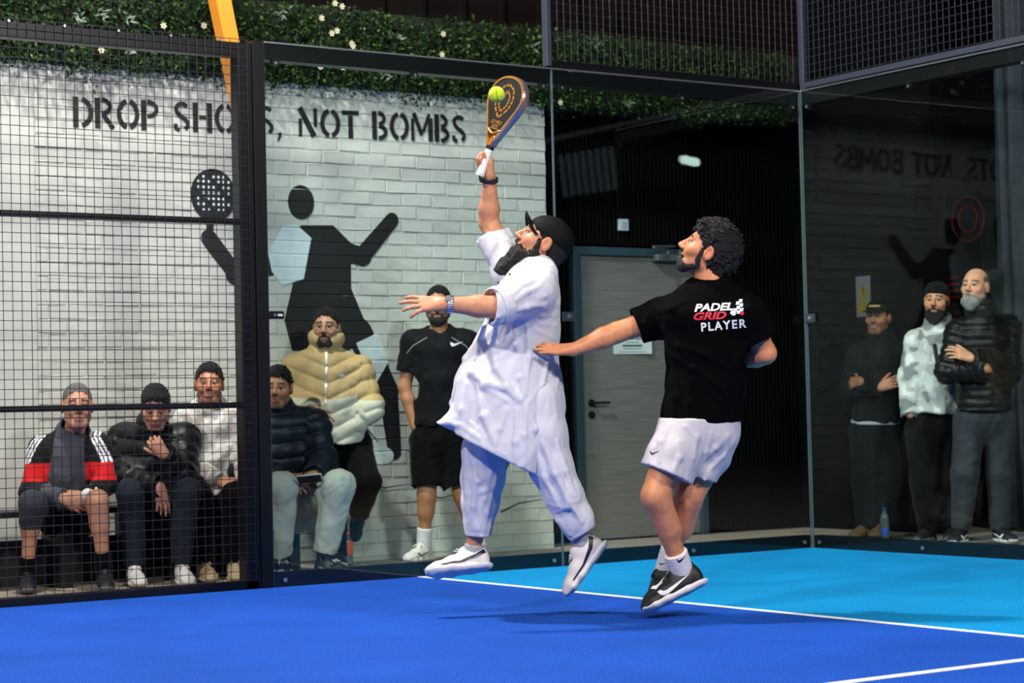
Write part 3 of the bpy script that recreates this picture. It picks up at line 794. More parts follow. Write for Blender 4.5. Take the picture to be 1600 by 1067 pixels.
def polygonise(prims, h, disp=None, box=None, amp=.0):
    """naive surface nets on a sparse grid -> verts, quads"""
    us = [q for q in prims if q.op == 'u']
    lo = np.min([q.lo-q.k*.5 for q in us], 0)-2*h-amp; hi = np.max([q.hi+q.k*.5 for q in us], 0)+2*h+amp
    if box is not None: lo = np.maximum(lo, box[0]); hi = np.minimum(hi, box[1])
    B = 6; H = B*h
    nb = np.maximum(np.ceil((hi-lo)/H).astype(int), 1)
    g = np.stack(np.meshgrid(*[np.arange(n) for n in nb], indexing='ij'), -1).reshape(-1, 3)
    dc = evalf(prims, lo+(g+.5)*H, H*1.2).reshape(nb)
    act = np.abs(dc) < H*1.25+amp
    sg = np.where(dc < 0, -1.0, 1.0).astype(np.float32)
    D = np.repeat(np.repeat(np.repeat(sg, B, 0), B, 1), B, 2)*.05
    A = np.repeat(np.repeat(np.repeat(act, B, 0), B, 1), B, 2)
    idx = np.argwhere(A)
    if len(idx) == 0: return np.zeros((0, 3)), np.zeros((0, 4), int)
    P = lo+idx*h
    d = evalf(prims, P, 3*h+amp)
    if disp is not None: d = d-disp(P)
    D[idx[:, 0], idx[:, 1], idx[:, 2]] = d
    ins = D < 0
    s = np.zeros(tuple(n-1 for n in D.shape), np.int8)
    for dx in (0, 1):
        for dy in (0, 1):
            for dz in (0, 1):
                s += ins[dx:dx+s.shape[0], dy:dy+s.shape[1], dz:dz+s.shape[2]]
    cell = np.argwhere((s > 0) & (s < 8))
    cid = np.full(s.shape, -1, np.int64); cid[cell[:, 0], cell[:, 1], cell[:, 2]] = np.arange(len(cell))
    acc = np.zeros((len(cell), 3)); cnt = np.zeros(len(cell))
    cor = [(0,0,0),(1,0,0),(0,1,0),(1,1,0),(0,0,1),(1,0,1),(0,1,1),(1,1,1)]
    val = [D[cell[:, 0]+c[0], cell[:, 1]+c[1], cell[:, 2]+c[2]] for c in cor]
    for a, b in ((0,1),(2,3),(4,5),(6,7),(0,2),(1,3),(4,6),(5,7),(0,4),(1,5),(2,6),(3,7)):
        m = (val[a] < 0) != (val[b] < 0)
        t = np.where(m, val[a]/np.where(m, val[a]-val[b], 1), 0)
        pa = np.array(cor[a], float); pb = np.array(cor[b], float)
        acc += m[:, None]*(pa+t[:, None]*(pb-pa)); cnt += m
    verts = lo+(cell+acc/cnt[:, None])*h
    quads = []
    for ax in range(3):
        o1, o2 = [(1, 2), (2, 0), (0, 1)][ax]
        e = [slice(None)]*3; e2 = [slice(None)]*3
        e[ax] = slice(0, -1); e2[ax] = slice(1, None)
        ch = ins[tuple(e)] != ins[tuple(e2)]
        q = np.argwhere(ch)
        ok = (q[:, o1] > 0) & (q[:, o2] > 0) & (q[:, o1] < s.shape[o1]) & (q[:, o2] < s.shape[o2]) & (q[:, ax] < s.shape[ax])
        q = q[ok]
        fl = ins[q[:, 0], q[:, 1], q[:, 2]]
        def cc(d1, d2):
            z = q.copy(); z[:, o1] += d1; z[:, o2] += d2; return cid[z[:, 0], z[:, 1], z[:, 2]]
        f = np.stack([cc(-1, -1), cc(0, -1), cc(0, 0), cc(-1, 0)], 1)
        f[~fl] = f[~fl][:, ::-1]
        quads.append(f[(f >= 0).all(1)])
    return verts, np.concatenate(quads)
def np_mesh(name, V, Q, cols=None):
    me = bpy.data.meshes.new(name)
    me.vertices.add(len(V)); me.vertices.foreach_set('co', np.ascontiguousarray(V, np.float32).ravel())
    me.loops.add(len(Q)*4); me.loops.foreach_set('vertex_index', np.ascontiguousarray(Q, np.int32).ravel())
    me.polygons.add(len(Q)); me.polygons.foreach_set('loop_start', np.arange(0, len(Q)*4, 4, dtype=np.int32))
    me.polygons.foreach_set('use_smooth', np.ones(len(Q), bool))
    me.update(); me.validate()
    if cols is not None:
        a = me.color_attributes.new('Col', 'FLOAT_COLOR', 'POINT')
        c4 = np.ones((len(V), 4), np.float32); c4[:, :3] = cols; a.data.foreach_set('color', c4.ravel())
    return me
def compact(V, Q, keep):
    Q = Q[keep]; us, inv = np.unique(Q, return_inverse=True); return V[us], inv.reshape(Q.shape)
def solid(name, prims, h, m, parent, off, disp=None, amp=.0, col=None, boxes=None):
    """boxes: [(lo, hi, h)] regions meshed finer, joined into the one mesh"""
    V, Q = polygonise(prims, h, disp, None, amp)
    if boxes:
        parts = []; c = V[Q].mean(1); keep = np.ones(len(Q), bool)
        for lo, hi, hf in boxes: keep &= ~((c > lo+h*.8) & (c < hi-h*.8)).all(1)
        parts.append(compact(V, Q, keep))
        for lo, hi, hf in boxes: parts.append(polygonise(prims, hf, disp, (lo, hi), amp))
        n = 0; Vs = []; Qs = []
        for v, q in parts: Vs.append(v); Qs.append(q+n); n += len(v)
        V = np.concatenate(Vs); Q = np.concatenate(Qs)
    cols = None
    if col is not None: cols = col(V) if callable(col) else np.tile(np.array(col), (len(V), 1))
    me = np_mesh(name, V-np.asarray(off), Q, cols)
    return link(name, me, m, parent)
def folds(amp, freq=9.0, direc=(0, 0, 1), stretch=.3, seed=1, sharp=1.0):
    """cloth folds running along direc: rounded ridges, sharp valleys"""
    d = nrm(direc); a = nrm(np.cross(d, V3(.3, .7, .2))); b = np.cross(d, a)
    M = np.stack([a*freq, b*freq, d*freq*stretch], 1)
    def fn(p):
        w = vnoise(p*freq*.5+7.3, seed+5)[:, None]*np.array([.5, .4, .6])
        q = p@M+w
        n = vnoise(q, seed); n2 = vnoise(q*2.1+3.1, seed+1)
        return amp*(np.abs(n)*1.5-.5)*sharp+amp*.35*n2
    return fn
def drape(amp, freq, direc, seed=1, warp=2.2, mod=4.0, cover=.45):
    """long hanging folds along direc, spaced 1/freq, each fading in and out along its length"""
    d = nrm(direc); a = nrm(np.cross(d, CF)); b = np.cross(d, a)
    def fn(p):
        al = p@d; ac = p@a; de = p@b
        q = np.stack([al*1.6, ac*2.6, de*2.6], 1)
        ph = math.pi*freq*(ac+.55*de)+warp*vnoise(q, seed)+.8*vnoise(q*2.3, seed+1)
        m = np.clip(cover+1.1*vnoise(np.stack([al*mod*.45, ac*mod, de*mod], 1)+5.5, seed+2), 0, 1)
        return amp*(np.abs(np.sin(ph))**.8*1.25-.55)*m
    return fn
def ridges(prims, lines, D, r=.012, k=.028, sink=.004, r1=None):
    """raised folds along lines drawn on the side that faces the court camera; returns prims"""
    V, Q = polygonise(prims, .012)
    bv = BVHTree.FromPolygons([Vector(v) for v in V], Q.tolist())
    out = []
    for ln in lines:
        w = 1.0
        if isinstance(ln, tuple): ln, w = ln
        pts = []
        for (px, py) in ln:
            hit, nn, _, _ = bv.ray_cast(Vector(CAM), Vector(ray(px, py)))
            if hit is not None: pts.append(np.array(hit)-np.array(nn)*sink)
        n = len(pts)-1
        for i in range(n):
            ra = r*w*(.45+.55*math.sin(math.pi*(i+.001)/max(n, 1))); rb = r*w*(.45+.55*math.sin(math.pi*(i+1)/max(n, 1)))
            out.append(rc(pts[i], pts[i+1], ra, rb, k))
    return out
def quilted(segs, spacing, amp):
    """padded channels across each segment (a, b, radius, chevron axis or None)"""
    def fn(p):
        best = None; S = None
        for (a, b, rad, chev) in segs:
            ba = b-a; L = np.linalg.norm(ba); t = np.clip((p-a)@ba/(L*L), 0, 1)
            d = np.linalg.norm(p-a-t[:, None]*ba, axis=1)-rad
            s = (p-a)@ba/L
            if chev is not None: s = s-np.abs((p-a)@chev)*.42
            if best is None: best, S = d, s
            else:
                m = d < best; best = np.where(m, d, best); S = np.where(m, s, S)
        fr = np.mod(S/spacing, 1.0)
        return amp*np.sqrt(np.clip(1-(2*fr-1)**2, 0, 1))-amp*.5
    return fn
def addf(*fs): return lambda p: sum(f(p) for f in fs)
def where(mask, f): return lambda p: f(p)*mask(p)

# ------------------------------------------------------------------ anatomy
class Head:
    """local frame: x to the person's left, y forward, z up; origin between the ears at eye height"""
    def __init__(s, c, fwd, up=(0, 0, 1), k=1.0, jaw=1.0):
        s.c = np.asarray(c, float); y = nrm(fwd); z = np.asarray(up, float); z = nrm(z-y*(z@y)); x = np.cross(y, z)
        s.X = np.stack([-x, y, z]); s.k = k; s.jaw = jaw
        s.X[0] = np.cross(s.X[1], s.X[2])*-1
    def w(s, x, y, z): return s.c+(s.X[0]*x+s.X[1]*y+s.X[2]*z)*s.k
    def loc(s, p): return (p-s.c)@s.X.T/s.k
    def el(s, c, r, k=.02, op='u', rot=None):
        X = s.X if rot is None else rot@s.X
        return ell(s.w(*c), np.array(r)*s.k, X, k*s.k, op)
    def rc(s, a, b, ra, rb=None, k=.02, op='u'): return rc(s.w(*a), s.w(*b), ra*s.k, (rb if rb is not None else ra)*s.k, k*s.k, op)
    def prims(s):
        j = s.jaw
        P = [s.el((0, -.014, .030), (.075, .096, .088), .02),
             s.el((0, .028, -.030), (.064*j, .062, .078), .035),
             s.rc((-.022*j, .060, -.098), (.022*j, .060, -.098), .021, .021, .025),
             s.rc((-.052*j, .004, -.062), (-.022, .058, -.096), .020, .018, .025),
             s.rc((.052*j, .004, -.062), (.022, .058, -.096), .020, .018, .025),
             s.rc((-.040, .072, .026), (.040, .072, .026), .013, .013, .016),
             s.rc((-.050, .052, -.022), (-.040, .062, -.030), .020, .018, .02),
             s.rc((.050, .052, -.022), (.040, .062, -.030), .020, .018, .02)]
        for sx in (-1, 1):
            P.append(s.el((sx*.031, .097, .002), (.019, .018, .013), .014, 's'))
            P.append(s.el((sx*.031, .0735, .009), (.0155, .0145, .0100), .004)); P.append(s.el((sx*.031, .0725, -.011), (.0150, .0135, .0085), .005))
        P += [s.rc((0, .082, .016), (0, .110, -.026), .0085, .0115, .010),
              s.rc((-.011, .098, -.032), (.011, .098, -.032), .0095, .0095, .008),
              s.rc((-.019, .086, -.062), (.019, .086, -.062), .0075, .0075, .006),
              s.rc((0, .092, -.062), (0, .0921, -.062), .0075, .0075, .006),
              s.rc((-.016, .086, -.075), (.016, .086, -.075), .0085, .0085, .006),
              s.rc((-.023, .094, -.0685), (.023, .094, -.0685), .003, .003, .004, 's')]
        for sx in (-1, 1):
            P.append(s.el((sx*.078, -.012, -.006), (.011, .021, .034), .008))
            P.append(s.el((sx*.088, -.007, -.004), (.008, .011, .019), .006, 's'))
        return P
    def skin(s, base, lips=(.32, .11, .10), stubble=0.0, brow=(.02, .015, .012), age=0.0):
        base = np.array(base)
        def fn(V):
            q = s.loc(V); C = np.tile(base, (len(V), 1))
            n = vnoise(V*38, 3)[:, None]; C = C*(1+.10*n)
            near = (np.abs(q) < .16).all(1)
            def mix(w, c):
                w = (np.clip(w, 0, 1)*near)[:, None]; C[:] = C*(1-w)+np.array(c)*w
            ax = np.abs(q[:, 0])
            # warmer cheeks, nose and ears
            mix(.35*np.exp(-(((ax-.045)/.02)**2+((q[:, 2]+.03)/.022)**2))*(q[:, 1] > .03), base*np.array([1.05, .72, .66]))
            mix(.35*(ax > .073)*(np.abs(q[:, 2]) < .05), base*np.array([1.05, .7, .62]))
            if stubble:
                low = (q[:, 2] < -.045+.6*(np.clip(.06-q[:, 1], 0, 1)))*(q[:, 2] > -.135)*(q[:, 1] > -.005)
                mix(stubble*low*(.75+.25*vnoise(V*300, 9)), base*.22)
            mix(1.0*((ax < .024)*(np.abs(q[:, 2]+.0685) < .0125-.25*ax)*(q[:, 1] > .075)), np.array(lips))
            b_ = (np.abs(q[:, 2]-(.0285-.10*(ax-.03))) < .0062)*(ax > .012)*(ax < .052)*(q[:, 1] > .05)
            mix(.92*b_, np.array(brow))
            mix(.55*np.exp(-(((ax-.031)/.018)**2+((q[:, 2]-.002)/.013)**2))*(q[:, 1] > .05), base*.5)  # eye sockets darkened: their shade is put into the skin colour
            mix(.9*((np.abs(q[:, 2]-.0035) < .0035)*(np.abs(ax-.031) < .0155)*(q[:, 1] > .05)), np.array(brow))
            mix(.8*((ax < .016)*(ax > .004)*(np.abs(q[:, 2]+.040) < .004)*(q[:, 1] > .088)), base*.25)
            return C
        return fn
    def box(s, m=.15):
        return (s.c-m*s.k-.01, s.c+m*s.k+.01)
    def hair(s, thick=.012, line=.055, back=-.07, curl=.006, freq=60, top=0.0, sides=0.0, seed=2, fringe=0.0, ear=True, bald=False, burn=-.026):
        """cap of hair: thick shell minus the face; returns prims, displacement"""
        P = [s.el((0, -.016, .034+top*.5), (.075+thick+sides, .097+thick, .088+thick+top*.5), .0),
             s.rc((0, -.060, -.02), (0, -.050, back), .058, .046, .03)]
        if fringe: P.append(s.rc((-.03, .062, .095), (.035, .066, .092), fringe, fringe, .03))
        # hairline: height of the lower edge as a function of how far forward
        def cut(p):
            q = s.loc(p); ax = np.abs(q[:, 0])
            Lz = np.interp(q[:, 1], [-.2, -.035, -.012, .004, .016, .030, .044, .060, .2], [back, back, burn-.005, burn, burn, .012, .038, line-.006, line])
            Lz = Lz-.22*np.clip(ax-.02, 0, .05)*(q[:, 1] > .05)+.004*vnoise(q*70, 12)+.004*vnoise(q*160, 13)
            return (Lz-q[:, 2])*s.k*.75
        P.append(Prim(cut, (-1e9,)*3, (1e9,)*3, .004, 'i'))
        if bald: P.append(s.el((0, .02, .075), (.066, .12, .085), .01, 's'))
        if ear:
            for sx in (-1, 1): P.append(s.el((sx*.086, -.008, -.018), (.022, .022, .040), .005, 's'))
        def disp(p):
            q = s.loc(p)
            return curl*(np.abs(vnoise(q*freq, seed))*1.6-.5+.5*vnoise(q*freq*2.3, seed+1))
        return P, disp
    def beard(s, full=.012, longer=0.0, fwd=0.0, curl=.004, freq=90, seed=5, cheek=-.035, width=1.0, mous=True):
        P = [s.rc((-.056*width, .004, -.066), (-.024, .060, -.100), .015+full*.7, .018+full, .0),
             s.rc((.056*width, .004, -.066), (.024, .060, -.100), .015+full*.7, .018+full, .015),
             s.rc((-.024, .060, -.098), (.024, .060, -.098), .018+full, .018+full, .02)]
        if mous:
            P += [s.rc((0, .098, -.050), (-.028, .084, -.068), .0045+full*.1, .005, .008), s.rc((0, .098, -.050), (.028, .084, -.068), .0045+full*.1, .005, .008),
                  s.rc((-.030, .080, -.066), (-.026, .076, -.09), .008, .012, .01), s.rc((.030, .080, -.066), (.026, .076, -.09), .008, .012, .01)]
        for sx in ((-1, 1) if full > .004 else ()): P.append(s.rc((sx*.070, .020, -.005), (sx*.062, .016, -.05), .006+full*.3, .012+full*.5, .012))
        if longer:
            P.append(s.rc((-.02*width, .062, -.105), (0, .062+fwd, -.105-longer), .030+full, .020, .03))
            P.append(s.rc((.02*width, .062, -.105), (0, .062+fwd, -.105-longer), .030+full, .020, .03))
            P.append(s.rc((0, .02, -.095), (0, .05+fwd, -.10-longer*.8), .040, .022, .03))
        P.append(s.rc((-.017, .098, -.0685), (.017, .098, -.0685), .0105, .0105, .003, 's'))
        P.append(s.el((0, .088, -.004), (.080, .066, -cheek+.012), .006, 's'))
        if mous: P += [s.rc((0, .100, -.051), (-.026, .086, -.066), .0045+full*.2, .005, .006), s.rc((0, .100, -.051), (.026, .086, -.066), .0045+full*.2, .005, .006)]
        def disp(p):
            q = s.loc(p)*np.array([1, 1, .45 if longer else .7])
            return curl*(np.abs(vnoise(q*freq, seed))*1.6-.5+.4*vnoise(q*freq*2.1, seed+1))
        return P, disp

def hand(wrist, fdir, back, thumb, curl=(.25, .3, .2), spread=.08, k=1.0, tcurl=.3, tout=.7, fingers=None):
    """fdir: wrist to knuckles; back: normal of the back of the hand; thumb: +1/-1 side along back x fdir. fingers: per-finger curl"""
    w = np.asarray(wrist, float); x = nrm(fdir); z = np.asarray(back, float); z = nrm(z-x*(z@x)); y = np.cross(z, x)*thumb
    P = []
    base = [(.088, .030), (.092, .010), (.086, -.011), (.078, -.030)]
    lens = [(.040, .026, .020), (.045, .030, .021), (.041, .027, .020), (.032, .021, .018)]
    for i, ((bx_, by_), ls) in enumerate(zip(base, lens)):
        b = w+(x*bx_+y*by_)*k
        P.append(rc(w+(x*.012+y*by_*.45)*k, b, .0175*k, .0125*k, .016*k))
        cu = curl if fingers is None else fingers[i]
        ang = 0; a_s = (1.5-i)*spread; p = b
        for jx, l in enumerate(ls):
            ang += cu[jx]
            d = (x*math.cos(a_s)+y*math.sin(a_s))*math.cos(ang)-z*math.sin(ang)
            r0 = (.0098-.0009*jx)*k; q = p+d*l*k
            P.append(rc(p, q, r0, r0-.0010*k, .004*k)); p = q
    b = w+(x*.022+y*.020-z*.006)*k
    d = nrm(x*math.cos(tout)+y*math.sin(tout)-z*.25); q = b+d*.042*k
    P.append(rc(b, q, .018*k, .0125*k, .016*k))
    d2 = nrm(d*math.cos(tcurl)+x*math.sin(tcurl)*.9-z*.15); q2 = q+d2*.034*k
    P.append(rc(q, q2, .0118*k, .0105*k, .005*k))
    d3 = nrm(d2*math.cos(tcurl)+x*math.sin(tcurl)*.8-z*.2); P.append(rc(q2, q2+d3*.026*k, .0105*k, .0085*k, .004*k))
    return P
def hand_box(wrist, fdir, k=1.0):
    c = np.asarray(wrist, float)+nrm(fdir)*.085*k; return (c-.125*k, c+.125*k)
def arm(sh, el, wr, k=1.0):
    sh, el, wr = [np.asarray(q, float) for q in (sh, el, wr)]
    m = el+(wr-el)*.30
    return [rc(sh, el, .052*k, .042*k, .03), rc(el, m, .041*k, .043*k, .02), rc(m, wr, .042*k, .027*k, .02)]
def leg(hip, kn, an, k=1.0, back=None):
    hip, kn, an = [np.asarray(q, float) for q in (hip, kn, an)]
    m = kn+(an-kn)*.32
    P = [rc(hip, kn, .088*k, .058*k, .03), rc(kn, an, .050*k, .034*k, .03)]
    if back is not None: P.append(rc(kn+(an-kn)*.12+np.asarray(back)*.012, kn+(an-kn)*.42+np.asarray(back)*.020, .048*k, .046*k, .03))
    else: P.append(rc(kn, m, .052*k, .055*k, .03))
    return P

M_SKIN = mat('skin', (0, 0, 0), .48, 0, .45, attr=True, sss=.10, noise=(60, .10), bump=(420, .12, 3, .002))
M_HAIRB = mat('black_hair', rgb(15, 12, 11), .5, 0, .35, noise=(90, .5), bump=(260, .9, 4, .01))
M_HAIRG = mat('greying_hair', rgb(98, 96, 94), .5, 0, .4, noise=(70, .5), bump=(260, .8, 4, .01))
M_BEARD = mat('black_beard', rgb(24, 20, 17), .5, 0, .45, noise=(120, .6), bump=(300, .9, 4, .01))
M_BEARDG = mat('grey_beard', rgb(150, 146, 140), .6, 0, .3, noise=(80, .4), bump=(300, .9, 4, .01))
M_EYEW = mat('eye_white', rgb(172, 164, 154), .25)
M_IRIS = mat('dark_iris', rgb(38, 24, 16), .1)
def eyes(H, parent, off, gaze=(0, 1, 0)):
    g = nrm(gaze)
    for sx in (-1, 1):
        c = H.w(sx*.031, .0758, .0012); e = MB()
        for (r_, sh_, nm, mm) in ((.0118, 0, 'eye', M_EYEW),):
            b = bmesh.new(); bmesh.ops.create_uvsphere(b, u_segments=14, v_segments=10, radius=r_*H.k)
            me = bpy.data.meshes.new(nm); b.to_mesh(me); b.free()
            me.polygons.foreach_set('use_smooth', [True]*len(me.polygons))
            o = link(nm, me, mm, parent); o.location = Vector(c-np.asarray(off))
        b = bmesh.new(); bmesh.ops.create_uvsphere(b, u_segments=12, v_segments=8, radius=.0080*H.k)
        me = bpy.data.meshes.new('iris'); b.to_mesh(me); b.free(); me.polygons.foreach_set('use_smooth', [True]*len(me.polygons))
        dirw = H.X[0]*g[0]+H.X[1]*g[1]+H.X[2]*g[2]
        i_ = link('iris', me, M_IRIS, o); i_.location = Vector(dirw*.0062*H.k)

# ------------------------------------------------------------------ shoes: built once, copied per foot
def shoe_meshes(high=False):
    """x: toe direction, y: left, z: up; ankle axis above the origin, sole at z=0"""
    up = [tube([(V3(-.075, 0, .055), (0, 1, 0), .033, .050), (V3(-.02, 0, .055), (0, 1, 0), .037, .046), (V3(.06, 0, .045), (0, 1, 0), .041, .036),
                (V3(.13, 0, .034), (0, 1, 0), .042, .026), (V3(.165, 0, .030), (0, 1, 0), .036, .020)], .0, kk=.03),
          rc((-.055, 0, .075), (-.045, 0, .105+(.05 if high else 0)), .036, .037, .02), rc((-.02, 0, .075), (.0, 0, .095+(.04 if high else 0)), .033, .030, .02),
          rc((-.082, 0, .09), (-.086, 0, .115), .010, .008, .012),
          rc((-.035, 0, .10), (-.03, 0, .19), .030, .034, .006, 's'),
          plane((0, 0, .020), (0, 0, -1), .004)]
    V, Q = polygonise(up, .0048)
    m_up = np_mesh('shoe_upper', V, Q)
    so = [tube([(V3(-.085, 0, .018), (0, 1, 0), .036, .020), (V3(-.02, 0, .018), (0, 1, 0), .036, .020), (V3(.07, 0, .018), (0, 1, 0), .046, .019),
                (V3(.13, 0, .019), (0, 1, 0), .046, .018), (V3(.172, 0, .026), (0, 1, 0), .034, .014)], .0, kk=.03),
          rc((-.10, 0, .03), (-.105, 0, .036), .022, .018, .02),
          plane((0, 0, 0), (0, 0, -1), .006), plane((0, 0, .036), (-.10, 0, 1), .006)]
    V, Q = polygonise(so, .0048); m_so = np_mesh('shoe_sole', V, Q)
    lc = MB()
    for i in range(5):
        x = .022+i*.020; z = .093-.0085*i-(.0006*i*i)
        s = 1 if i % 2 else -1
        lc.tube([(x-.004*s, -.024, z-.008), (x, 0, z+.002), (x+.008*s, .024, z-.008)], .0032, 5)
    lc.tube([(.012, 0, .102), (.03, .022, .110), (.05, .030, .098), (.02, .01, .102)], .0028, 5)
    lc.tube([(.012, 0, .102), (.03, -.022, .110), (.055, -.030, .096), (.02, -.01, .102)], .0028, 5)
    m_lc = bpy.data.meshes.new('laces'); m_lc.from_pydata(lc.v, [], lc.f); m_lc.polygons.foreach_set('use_smooth', [True]*len(m_lc.polygons))
    return m_up, m_so, m_lc
SHOE = shoe_meshes(); SHOE_HI = shoe_meshes(True)
def omat(o, m):
    if not o.data.materials: o.data.materials.append(None)
    o.material_slots[0].link = 'OBJECT'; o.material_slots[0].material = m
def swoosh_poly(k=1.0, flip=1):
    a = [(0, .30), (.03, .12), (.10, .02), (.22, .0), (.36, .05), (1.0, .36), (.34, .19), (.21, .16), (.13, .20), (.10, .30)]
    return [(p[0]*k*flip, p[1]*k) for p in a]
def shoe(ankle, toe, up, parent, off, m_up, m_so, m_lc, hi=False, k=1.0, swoosh=None, stripe=None, panel=None, socks=None):
    """ankle: ankle joint in the world; toe: direction; up: shin direction"""
    x = nrm(toe); z = np.asarray(up, float); z = nrm(z-x*(z@x)); y = np.cross(z, x)
    R = Matrix(((x[0], y[0], z[0]), (x[1], y[1], z[1]), (x[2], y[2], z[2])))
    a = np.asarray(ankle, float)-z*.085*k+x*.035*k
    e = bpy.data.objects.new('shoe', None); COL.objects.link(e); e.parent = parent
    e.matrix_local = Matrix.Translation(Vector(a-np.asarray(off))) @ R.to_4x4() @ Matrix.Scale(k, 4); e.empty_display_size = .05
    S = SHOE_HI if hi else SHOE
    for nm, me, mm in (('upper', S[0], m_up), ('sole', S[1], m_so), ('laces', S[2], m_lc)):
        if mm is None: continue
        o = bpy.data.objects.new(nm, me); COL.objects.link(o); o.parent = e; omat(o, mm)
    bv = None
    def side_patch(nm, poly, mm, sub=.006):
        nonlocal bv
        if bv is None:
            me = S[0]; bv = BVHTree.FromPolygons([v.co for v in me.vertices], [p.vertices for p in me.polygons])
        for sy in (-1, 1):
            q = project(poly, lambda u_, v_: (Vector((u_, sy*.12, v_)), Vector((0, -sy, 0))), bv, sub, .0012)
            if q: link(nm, q, mm, e)
    if swoosh: side_patch('side_emblem', [(.10-p[0]*.16, .032+p[1]*.10) for p in swoosh_poly()], swoosh)
    if stripe: side_patch('side_stripe', [(.11, .036), (.03, .040), (-.045, .062), (-.088, .09), (-.094, .07), (-.05, .045), (.03, .031), (.11, .030)], stripe)
    if panel: side_patch('toe_panel', [(.07, .038), (.12, .036), (.185, .036), (.185, .06), (.12, .065), (.08, .06)], panel)
    return e
def project(poly, rayfn, bvh, sub, lift):
    """lay a flat outline (u,v) on a surface: subdivide, then cast each vertex along rayfn"""
    bm = bmesh.new()
    if isinstance(poly, bpy.types.Mesh):
        bm.from_mesh(poly)
    else:
        bm.faces.new([bm.verts.new((p[0], p[1], 0)) for p in poly])
    bmesh.ops.triangulate(bm, faces=bm.faces[:])
    us = [v.co.x for v in bm.verts]; vs = [v.co.y for v in bm.verts]
    for ax, arr in ((0, us), (1, vs)):
        n = (min(arr)//sub)+1
        while n*sub < max(arr):
            co = [0, 0, 0]; no = [0, 0, 0]; co[ax] = n*sub; no[ax] = 1
            bmesh.ops.bisect_plane(bm, geom=bm.verts[:]+bm.edges[:]+bm.faces[:], plane_co=co, plane_no=no); n += 1
    dead = []
    for v in bm.verts:
        o, d = rayfn(v.co.x, v.co.y)
        hit, nn, _, _ = bvh.ray_cast(o, d)
        if hit is None: dead.append(v); continue
        v.co = hit-d.normalized()*lift
    bmesh.ops.delete(bm, geom=dead, context='VERTS')
    if not bm.faces: bm.free(); return None
    me = bpy.data.meshes.new('patch'); bm.to_mesh(me); bm.free()
    return me
def bvh_of(o):
    me = o.data; return BVHTree.FromPolygons([v.co for v in me.vertices], [p.vertices for p in me.polygons])
def decal(name, shape, o, centre, udir, vdir, m, sub=.012, lift=.003, dist=.4):
    """put a flat shape (mesh or outline, metres) on garment o; centre/udir/vdir in the world"""
    off = Vector(o.parent.location) if o.parent else Vector((0, 0, 0))
    U = Vector(nrm(udir)); W = Vector(nrm(vdir)); nrm_ = U.cross(W).normalized()
    c = Vector(centre)-off
    q = project(shape, lambda a, b: (c+U*a+W*b+nrm_*dist, -nrm_), bvh_of(o), sub, lift)
    if q is None: return None
    return link(name, q, m, o)
def cuff_sock(name, an, kn, r0, r1, ln, m, parent, off):
    a = np.asarray(an, float); d = nrm(np.asarray(kn, float)-a)
    P = [rc(a-d*.02, a+d*ln, r0, r1, 0), plane(a+d*ln, d, .003)]
    return solid(name, P, .006, m, parent, off, disp=lambda p: .0012*np.sin((p-a)@d*420))
M_SHOEW = mat('white_shoe_mesh', rgb(214, 206, 200), .6, noise=(40, .06), bump=(300, .3, 2, .002))
M_SOLEW = mat('white_rubber_sole', rgb(218, 214, 210), .5, noise=(30, .05))
M_SHOEK = mat('black_shoe_mesh', rgb(22, 22, 25), .55, noise=(40, .1), bump=(300, .3, 2, .002))
M_LACEW = mat('white_lace', rgb(225, 220, 214), .7)
M_LACEK = mat('black_lace', rgb(18, 18, 19), .7)
M_NAVY = mat('navy_gloss_stripe', rgb(22, 26, 52), .35)
M_PRINTW = mat('white_print', rgb(226, 224, 226), .6)
M_PRINTK = mat('black_print', rgb(16, 16, 18), .6)
def cloth(name, col, rough=.8, bumpscale=520, sheen=.04, noise=.05, attr=False, spec=None):
    return mat(name, col, rough, 0, spec if spec is not None else (.2 if attr or max(col) > .02 else .06), noise=(25, noise), bump=(bumpscale, .25, 2, .002), sheen=sheen, attr=attr)
def person(name, root, label, cat='person'):
    return empty(name, root, label, cat)
